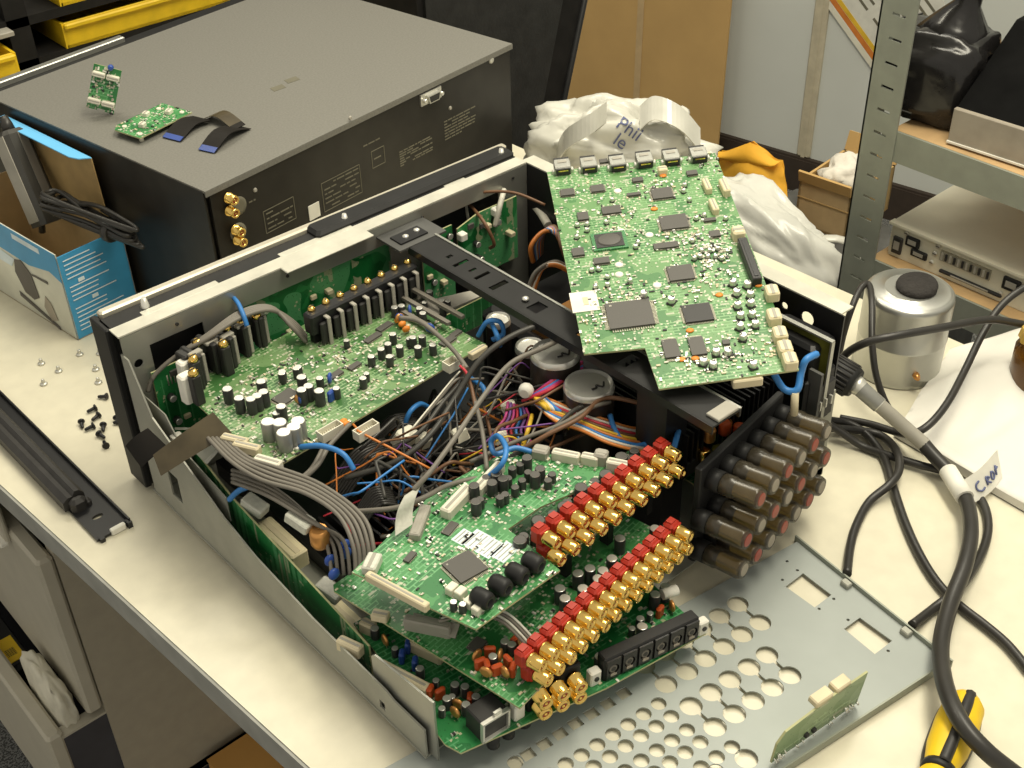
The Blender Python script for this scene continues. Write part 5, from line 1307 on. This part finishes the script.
for x, y in ((398, 262), (560, 487), (405, 690), (405, 640), (415, 468), (600, 745)): q = hq(*C5(x, y)); m = MB(); m.rev((q.x, q.y, 0), (q.x, q.y, .001), [(0, .0036), (.6, .0034), (1, .002)], 'label_white', 14); m.build('ground_pad', bh)
for x, y in ((910, 175), (978, 165), (925, 228), (985, 222), (922, 283), (1000, 272), (937, 338), (975, 120), (905, 110), (960, 70), (885, 60), (430, 120), (570, 150), (800, 415), (735, 465), (785, 480), (990, 480), (860, 415)): hplace(SMDCAN, 'can_capacitor', C6(x, y), random.random() * 3, 1.1, .004)
for x, y in ((265, 660), (300, 655), (345, 695), (283, 745), (345, 735), (460, 715), (340, 415), (190, 430), (240, 425), (187, 490), (240, 455), (370, 300), (490, 540), (790, 600), (830, 560), (870, 560), (910, 550), (860, 590), (900, 590), (930, 600), (780, 510), (740, 225), (735, 255), (765, 300), (800, 395), (840, 380), (950, 395), (500, 520), (820, 590)): hplace(SMDCAN, 'can_capacitor', C5(x, y), random.random() * 3, .72, .003)
scatter_smd(bh, polyh, 100, 700, 37)

# ================================================================== REMOVED REAR PANEL
zP = .0035
p0 = at(797, 542, zP); PL = frame(p0, math.radians(-8.0))
pl = thing('rear_panel', 'grey metal back panel full of holes lying on the desk in front of the amplifier', 'metal panel', PL)
ql = lambda px, py: (lambda q: (q.x, q.y))(on(PL, px, py, 0))
br_ = ql(952, 660)
pw, pd = .432, -br_[1]
holes = []
cc5 = lambda x, y: (600 + x / 5.12, 600 + y / 5.12)
R1 = .0082
def key(p, q):
    a, b = V(ql(*p)), V(ql(*q)); d = (b - a).normalized(); n = V((-d.y, d.x)); hw = .0013; 
    A = math.asin(hw / R1); th = math.atan2(d.y, d.x); out = []
    N = 18
    for i in range(N + 1):
        t = th + A + (2 * PI - 2 * A) * i / N; out.append((a.x + R1 * math.cos(t), a.y + R1 * math.sin(t)))
    th2 = th + PI
    for i in range(N + 1):
        t = th2 + A + (2 * PI - 2 * A) * i / N; out.append((b.x + R1 * math.cos(t), b.y + R1 * math.sin(t)))
    holes.append(out)
for a, b in (((705, 22), (820, 117)), ((612, 82), (727, 177)), ((520, 145), (635, 240)), ((425, 208), (540, 302)), ((330, 270), (445, 367)), ((225, 335), (338, 432)),
             ((855, 283), (972, 387)), ((763, 345), (882, 450)), ((665, 408), (784, 517)), ((568, 474), (688, 585)), ((466, 545), (588, 652))): key(cc5(*a), cc5(*b))
def rnd_hole(p, r=.0056): holes.append(circ(*ql(*p), r, 16))
c3 = lambda x, y: (512 + x / 3, 512 + y / 3)
for x, y in ((440, 576), (395, 607), (349, 638), (303, 668), (256, 699), (209, 730), (161, 757), (112, 790), (478, 614), (433, 644), (387, 672), (341, 703), (294, 735), (245, 765), (195, 797), (525, 655), (480, 686), (435, 716), (388, 746), (340, 778), (565, 691), (520, 722), (474, 752), (428, 783), (614, 736), (568, 767), (520, 798), (660, 706), (612, 778), (10, 752)): rnd_hole(c3(x, y))
rnd_hole(c3(703, 741), .008)
for x, y in ((335, 545), (287, 576), (239, 606), (190, 635), (144, 666), (97, 697), (48, 728)):
    c = V(ql(*c3(x, y))); w_, h_ = .0095, .0085; holes.append([(c.x - w_ / 2, c.y - h_ / 2), (c.x + w_ / 2, c.y - h_ / 2), (c.x + w_ / 2, c.y + h_ / 2), (c.x - w_ / 2, c.y + h_ / 2)])
c4 = lambda x, y: (768 + x / 3, 512 + y / 3)
for quad in (((52, 225), (105, 185), (190, 250), (140, 288)), ((228, 352), (275, 318), (372, 388), (320, 428))): holes.append([ql(*c4(*q)) for q in quad])
for x, y in ((57, 149), (88, 176), (43, 205), (197, 262), (153, 292), (240, 325), (360, 418)): holes.append(circ(*ql(*c4(x, y)), .0013, 8))
def inpl(h): return all(-pw + .003 < x < -.002 and -pd + .003 < y < -.002 for x, y in h)
holes = [h for h in holes if inpl(h)]
m = MB(); m.holed([(-pw, -pd), (0, -pd), (0, 0), (-pw, 0)], holes, -.0006, .0006, 'plate_steel'); m.build('sheet', pl)
for c, d in (((.0007, -pd / 2, .001), (.0014, pd + .006, .0075)), ((-pw / 2, -pd - .0007, .001), (pw, .0014, .0075))):
    m = MB(); m.box(c, d, 'galv'); m.build('flange', pl)
for px, py in ((848, 585), (908, 633)): q = ql(px, py); m = MB(); m.box((-.004, q[1], .003), (.006, .008, .004), 'zinc', ch=.0008); m.build('lug', pl)

# small board standing on the panel
a, b = at(771, 766, zP + .001), at(856, 706, zP + .001)
th_ = math.atan2(b.y - a.y, b.x - a.x); ln = (b - a).length
SB = Matrix.Translation(a + V((0, 0, .003))) @ Matrix.Rotation(th_, 4, 'Z') @ Matrix.Rotation(PI / 2 + .1, 4, 'X')
t = thing('circuit_board', 'small pale green board standing on edge on the removed metal back panel', 'circuit board', SB)
poly = [(0, 0), (ln, 0), (ln, .036), (ln * .62, .036), (.006, .031), (0, .022)]
board(t, poly, 'pcb_pale')
for x, l in ((ln * .5, .016), (ln * .72, .014)): m = MB(); m.box((x, .036, -.004), (l, .006, .008), 'beige_plastic', ch=.001); m.build('connector', t)
m = MB(); r = random.Random(4)
for i in range(34): x = r.choice((r.uniform(0, .014), r.uniform(ln - .016, ln), r.uniform(.02, ln - .02))); y = r.uniform(.001, .008); m.cyl((x, y, 0), (x + r.uniform(-.001, .001), y - .001, .0025), .0006, 'bright_metal', 5)
o = m.build('solder_pins', t); o['kind'] = 'stuff'
for x in (.03, .037): m = MB(); m.box((x, .008, .0012), (.0035, .0035, .0024), 'chip_dark', ch=.0005); m.build('chip', t)

# ================================================================== SCREWDRIVER
a = at(968, 697, .0145); b = at(934, 782, .0145); d = (b - a).normalized()
sd = thing('screwdriver', 'yellow and black handled screwdriver at the lower right corner of the desk', 'screwdriver')
m = MB(); Lh = .092; e = a + d * Lh
pr = [(0, .004), (.03, .0095), (.1, .0135), (.3, .0145), (.55, .0135), (.72, .0105), (.8, .0105), (.88, .0135), (.97, .0135), (1, .008)]
m.rev(a, e, pr, 'yellow', 18); hd = m.build('handle', sd)
side = V((-d.y, d.x, 0))
for ang in (PI / 2 - .15, PI / 2 + 2.0, PI / 2 - 2.1):
    m = MB(); dirv = side * math.cos(ang) + V((0, 0, 1)) * math.sin(ang)
    m.tube([a + d * (Lh * t_) + dirv * (r_ - .0022) for t_, r_ in ((.06, .0115), (.2, .0142), (.4, .0145), (.6, .0133), (.74, .0108))], .0042, 'rubber', 8, 4); m.build('grip_inlay', hd)
m = MB(); m.rev(a + d * (Lh * .73), a + d * (Lh * .8), [(0, .0112), (.5, .0118), (1, .0112)], 'black_plastic', 18); m.build('collar', hd)
m = MB(); m.rev(e, e + d * .1, [(0, .003), (.9, .003), (1, .0012)], 'silver', 12); m.build('shaft', sd)

# ================================================================== METAL CAN
cn = thing('metal_can', 'round silver metal can with a black disc on its lid, beside the amplifier', 'can', frame((.617, -.327, 0)))
r0 = .0405; h0 = .085
m = MB(); m.rev((0, 0, 0), (0, 0, h0), [(0, r0 * 1.0), (.02, r0 * 1.03), (.05, r0), (.44, r0), (.45, r0 * 1.012), (.47, r0 * 1.012), (.48, r0), (.93, r0), (.975, r0 * .985), (1, r0 * .93)], 'can_metal', 48, True, True); m.build('body', cn)
m = MB(); m.rev((0, 0, h0 - .0001), (0, 0, h0 + .0022), [(0, r0 * .93), (.3, r0 * .9), (.5, r0 * .86), (.5, r0 * .6), (1, r0 * .58)], 'can_metal', 48, False, True); ld = m.build('lid', cn)
m = MB(); m.rev((.003, -.004, h0 + .001), (.002, -.004, h0 + .009), [(0, .018), (.6, .0188), (.85, .018), (1, .015)], 'rough_black', 30); m.build('black_disc', ld)
dv_ = V((-.55, -.83, 0)).normalized()
m = MB(); m.rev(dv_ * (r0 - .001) + V((0, 0, .017)), dv_ * (r0 + .006) + V((0, 0, .016)), [(0, .0035), (.6, .003), (1, .0016)], 'copper', 12); m.build('stub', cn)

# ================================================================== CABLES AND PROBE
def cable(name, label, r, pts, k='cable_black', cat='cable'):
    o = MB().tube([at(x, y, z) for x, y, z in pts], r, k, 10, 6).build(name); return tag(o, label, cat)
pb = thing('test_probe', 'thick black cable with a ribbed black collar, grey tube and white handwritten flag', 'cable')
m = MB(); m.tube([at(x, y, z) for x, y, z in ((922, 442, .026), (934, 456, .02), (952, 476, .0155), (966, 500, .016), (971, 530, .020), (965, 565, .021), (950, 605, .017), (941, 645, .02), (945, 685, .03), (961, 722, .036), (985, 750, .032), (1012, 772, .02), (1040, 792, .0085))], .0061, 'cable_black', 12, 6); m.build('cable', pb)
a, b = at(826, 366, .064), at(856, 384, .058)
m = MB(); m.rev(a, b, [(0, .008), (.1, .0135), (.15, .0145), (.85, .0145), (1, .0125)], 'black_plastic', 24); 
dd = (b - a).normalized(); ax = dd.cross(V((0, 0, 1))).normalized(); ay = dd.cross(ax)
for i in range(22):
    t_ = 2 * PI * i / 22; o_ = (ax * math.cos(t_) + ay * math.sin(t_)) * .0145
    m.cyl(a.lerp(b, .16) + o_, a.lerp(b, .86) + o_, .0011, 'rubber', 5)
m.build('ribbed_collar', pb)
c_ = at(926, 446, .024)
m = MB(); m.rev(b - dd * .002, c_, [(0, .0085), (.06, .0085), (.1, .0075), (.36, .0072), (.37, .0064), (.97, .0062), (1, .0055)], ['silver', 'silver', 'grey_sleeve', 'silver', 'grey_conn', 'grey_conn'], 18); m.build('grey_tube', pb)
a, b = at(948, 471, .0165), at(965, 498, .0165); m = MB(); m.rev(a, b, [(0, .0076), (1, .0076)], 'label_white', 16); fb = m.build('label_wrap', pb)
f = [at(960, 494, .018), at(971, 503, .012), at(1003, 478, .016), at(999, 452, .044)]
f = [at(957, 484, .022), at(972, 504, .006), at(1005, 478, .010), at(1000, 450, .034)]
m = MB(); m.grid(lambda i, j: f[0].lerp(f[1], j).lerp(f[3].lerp(f[2], j), i) + V((.002 * math.sin(i * 4), -.002 * math.sin(i * 4), 0)), 10, 4, 'label_white'); m.grid(lambda i, j: f[0].lerp(f[1], 1 - j).lerp(f[3].lerp(f[2], 1 - j), i) + V((.002 * math.sin(i * 4) + .0004, -.002 * math.sin(i * 4) + .0003, -.0003)), 10, 4, 'label_white'); m.build('label_flag', fb)
nn = (f[3] - f[0]).cross(f[1] - f[0]).normalized()
if nn.dot(CAM_LOC - f[0]) < 0: nn = -nn
m = MB()
def fp(i, j): return f[0].lerp(f[1], j).lerp(f[3].lerp(f[2], j), i) + V((.002 * math.sin(i * 4), -.002 * math.sin(i * 4), 0)) + nn * .0006
for st in (((.32, .35), (.24, .42), (.22, .62), (.30, .75), (.38, .7)), ((.48, .4), (.46, .7)), ((.48, .4), (.56, .5), (.47, .55), (.57, .72)), ((.66, .38), (.62, .6), (.68, .7), (.73, .55), (.68, .42)), ((.82, .35), (.8, .68)), ((.78, .5), (.88, .46))): m.tube([fp(*s) for s in st], .0009, 'bag_text', 5, 4)
m.build('handwriting', fb)

cable('cable', 'black cable crossing in front of the silver can towards the right edge', .0036, ((834, 372, .05), (846, 354, .07), (868, 342, .088), (900, 335, .094), (940, 328, .092), (985, 320, .085), (1010, 322, .075), (1050, 330, .06)))
cable('cable', 'black cable dropping from the shelf over the white cloth to the grey probe tube', .0034, ((1060, 272, .09), (1024, 288, .085), (1000, 307, .075), (982, 335, .06), (965, 370, .045), (948, 402, .038), (930, 424, .032), (912, 434, .024), (896, 432, .012), (870, 424, .008), (840, 418, .006)))
cable('cable', 'black cable making a tall loop between the amplifier and the silver can', .0031, ((836, 372, .02), (842, 340, .05), (851, 310, .08), (861, 288, .09), (869, 285, .09), (872, 305, .088), (872, 340, .072), (876, 375, .046), (887, 405, .020), (902, 424, .0045), (922, 440, .004)))
cable('cable', 'black cable curving down the desk past the metal back panel to the right edge', .0036, ((828, 420, .012), (850, 424, .008), (868, 436, .006), (884, 458, .0045), (893, 486, .0045), (905, 522, .0045), (920, 555, .0045), (937, 582, .0045), (958, 604, .0045), (985, 625, .0045), (1008, 645, .0045), (1030, 672, .0045)))
cable('cable', 'black cable bending back to end at the corner of the metal back panel', .0036, ((828, 428, .012), (858, 430, .008), (882, 436, .006), (897, 452, .0135), (899, 470, .0135), (890, 484, .012), (869, 502, .005), (856, 526, .0045), (850, 548, .0045), (847, 574, .0085)))
cable('cable', 'black cable running under the white flag and doubling back to the panel edge', .0036, ((826, 422, .02), (844, 434, .012), (864, 447, .0045), (890, 456, .006), (920, 465, .0065), (950, 474, .005), (977, 494, .0045), (988, 520, .0045), (983, 550, .0045), (962, 585, .010), (934, 608, .0045), (912, 625, .0085)))

# ================================================================== WHITE CLOTH, AMBER JAR
A, B_, C_, D_2 = at(894, 434, .004), at(950, 350, .004), at(1075, 318, .004), at(1075, 538, .004)
def clothf(top):
    def f(i, j):
        p = A.lerp(D_2, i).lerp(B_.lerp(C_, i), j); ed = min(1, 6 * min(i, 1 - i, j, 1 - j) + (.25 if j < .02 else 0))
        z = .010 + .010 * NS.noise(V((i * 2.6 + 3, j * 2.2, 0))) + .012 * math.exp(-((j - .55 - .3 * (i - .4)) / .12) ** 2) + .008 * math.sin(PI * i)
        return V((p.x, p.y, .0015 + (max(.002, z) * (.35 + .65 * ed) if top else 0)))
    return f
m = MB(); m.grid(clothf(True), 40, 32, 'cloth')
n_ = 40
f0, f1_ = clothf(True), clothf(False)
for edge in (lambda t: (t, 0), lambda t: (t, 1), lambda t: (0, t), lambda t: (1, t)):
    m.grid(lambda i, j, e=edge: f0(*e(i)).lerp(f1_(*e(i)), j), 40, 1, 'cloth', False)
bmesh.ops.remove_doubles(m.bm, verts=m.bm.verts, dist=1e-5)
tag(m.build('white_cloth', recalc=True), 'rumpled white cloth lying on the desk at the right edge', 'cloth')
jp = at(1032, 398, 0); jr = thing('amber_jar', 'amber jar with a gold crinkled lid half out of the photo at the right edge', 'jar', frame((jp.x, jp.y, .018)))
m = MB(); m.rev((0, 0, 0), (0, 0, .045), [(0, .022), (.08, .026), (.8, .026), (.95, .02), (1, .018)], 'amber', 24); m.build('glass_body', jr)
m = MB()
for z_ in (0,):
    n = 28; prof = [(.0, .0215, .044), (0, .024, .046), (0, .0225, .056), (0, .012, .060)]
    rings = [[m.v(((r_ + .0016 * (i % 2)) * math.cos(2 * PI * i / n), (r_ + .0016 * (i % 2)) * math.sin(2 * PI * i / n), z)) for i in range(n)] for _, r_, z in prof]
    for q in range(3):
        for i in range(n): m.face([rings[q][i], rings[q][(i + 1) % n], rings[q + 1][(i + 1) % n], rings[q + 1][i]], 'gold_foil')
    m.face(rings[3], 'gold_foil'); m.face(rings[0][::-1], 'gold_foil')
m.build('crinkled_lid', jr)

# ================================================================== LIGHT
def area(name, loc, tgt, sx, sy, power, col):
    l = bpy.data.lights.new(name, 'AREA'); l.shape = 'RECTANGLE'; l.size = sx; l.size_y = sy; l.energy = power; l.color = col
    o = bpy.data.objects.new(name, l); COL.objects.link(o); o.location = loc
    o.rotation_euler = (V(tgt) - V(loc)).to_track_quat('-Z', 'Y').to_euler(); return o
area('ceiling_and_fill_lamp', (.62, -.45, 1.65), (.55, -.4, 0), 1.2, .35, 27, (1, .93, .74))
area('ceiling_and_fill_lamp', (.45, 1.0, 1.5), (.2, .3, 0), .8, .14, 8, (1, .93, .74))
area('ceiling_and_fill_lamp', (1.25, .25, 1.6), (1.3, .3, -.3), .9, .3, 11, (1, .94, .78))  # fill lamp, added to lift the dim wall and cardboard at the back
w = bpy.data.worlds.new('room_light'); scene.world = w; w.use_nodes = True
bg = w.node_tree.nodes['Background']; bg.inputs['Color'].default_value = (1, .94, .8, 1); bg.inputs['Strength'].default_value = .58
scene.view_settings.view_transform = 'Standard'; scene.view_settings.look = 'None'
scene.view_settings.gamma = 1; scene.view_settings.exposure = 0; scene.view_settings.use_curve_mapping = False
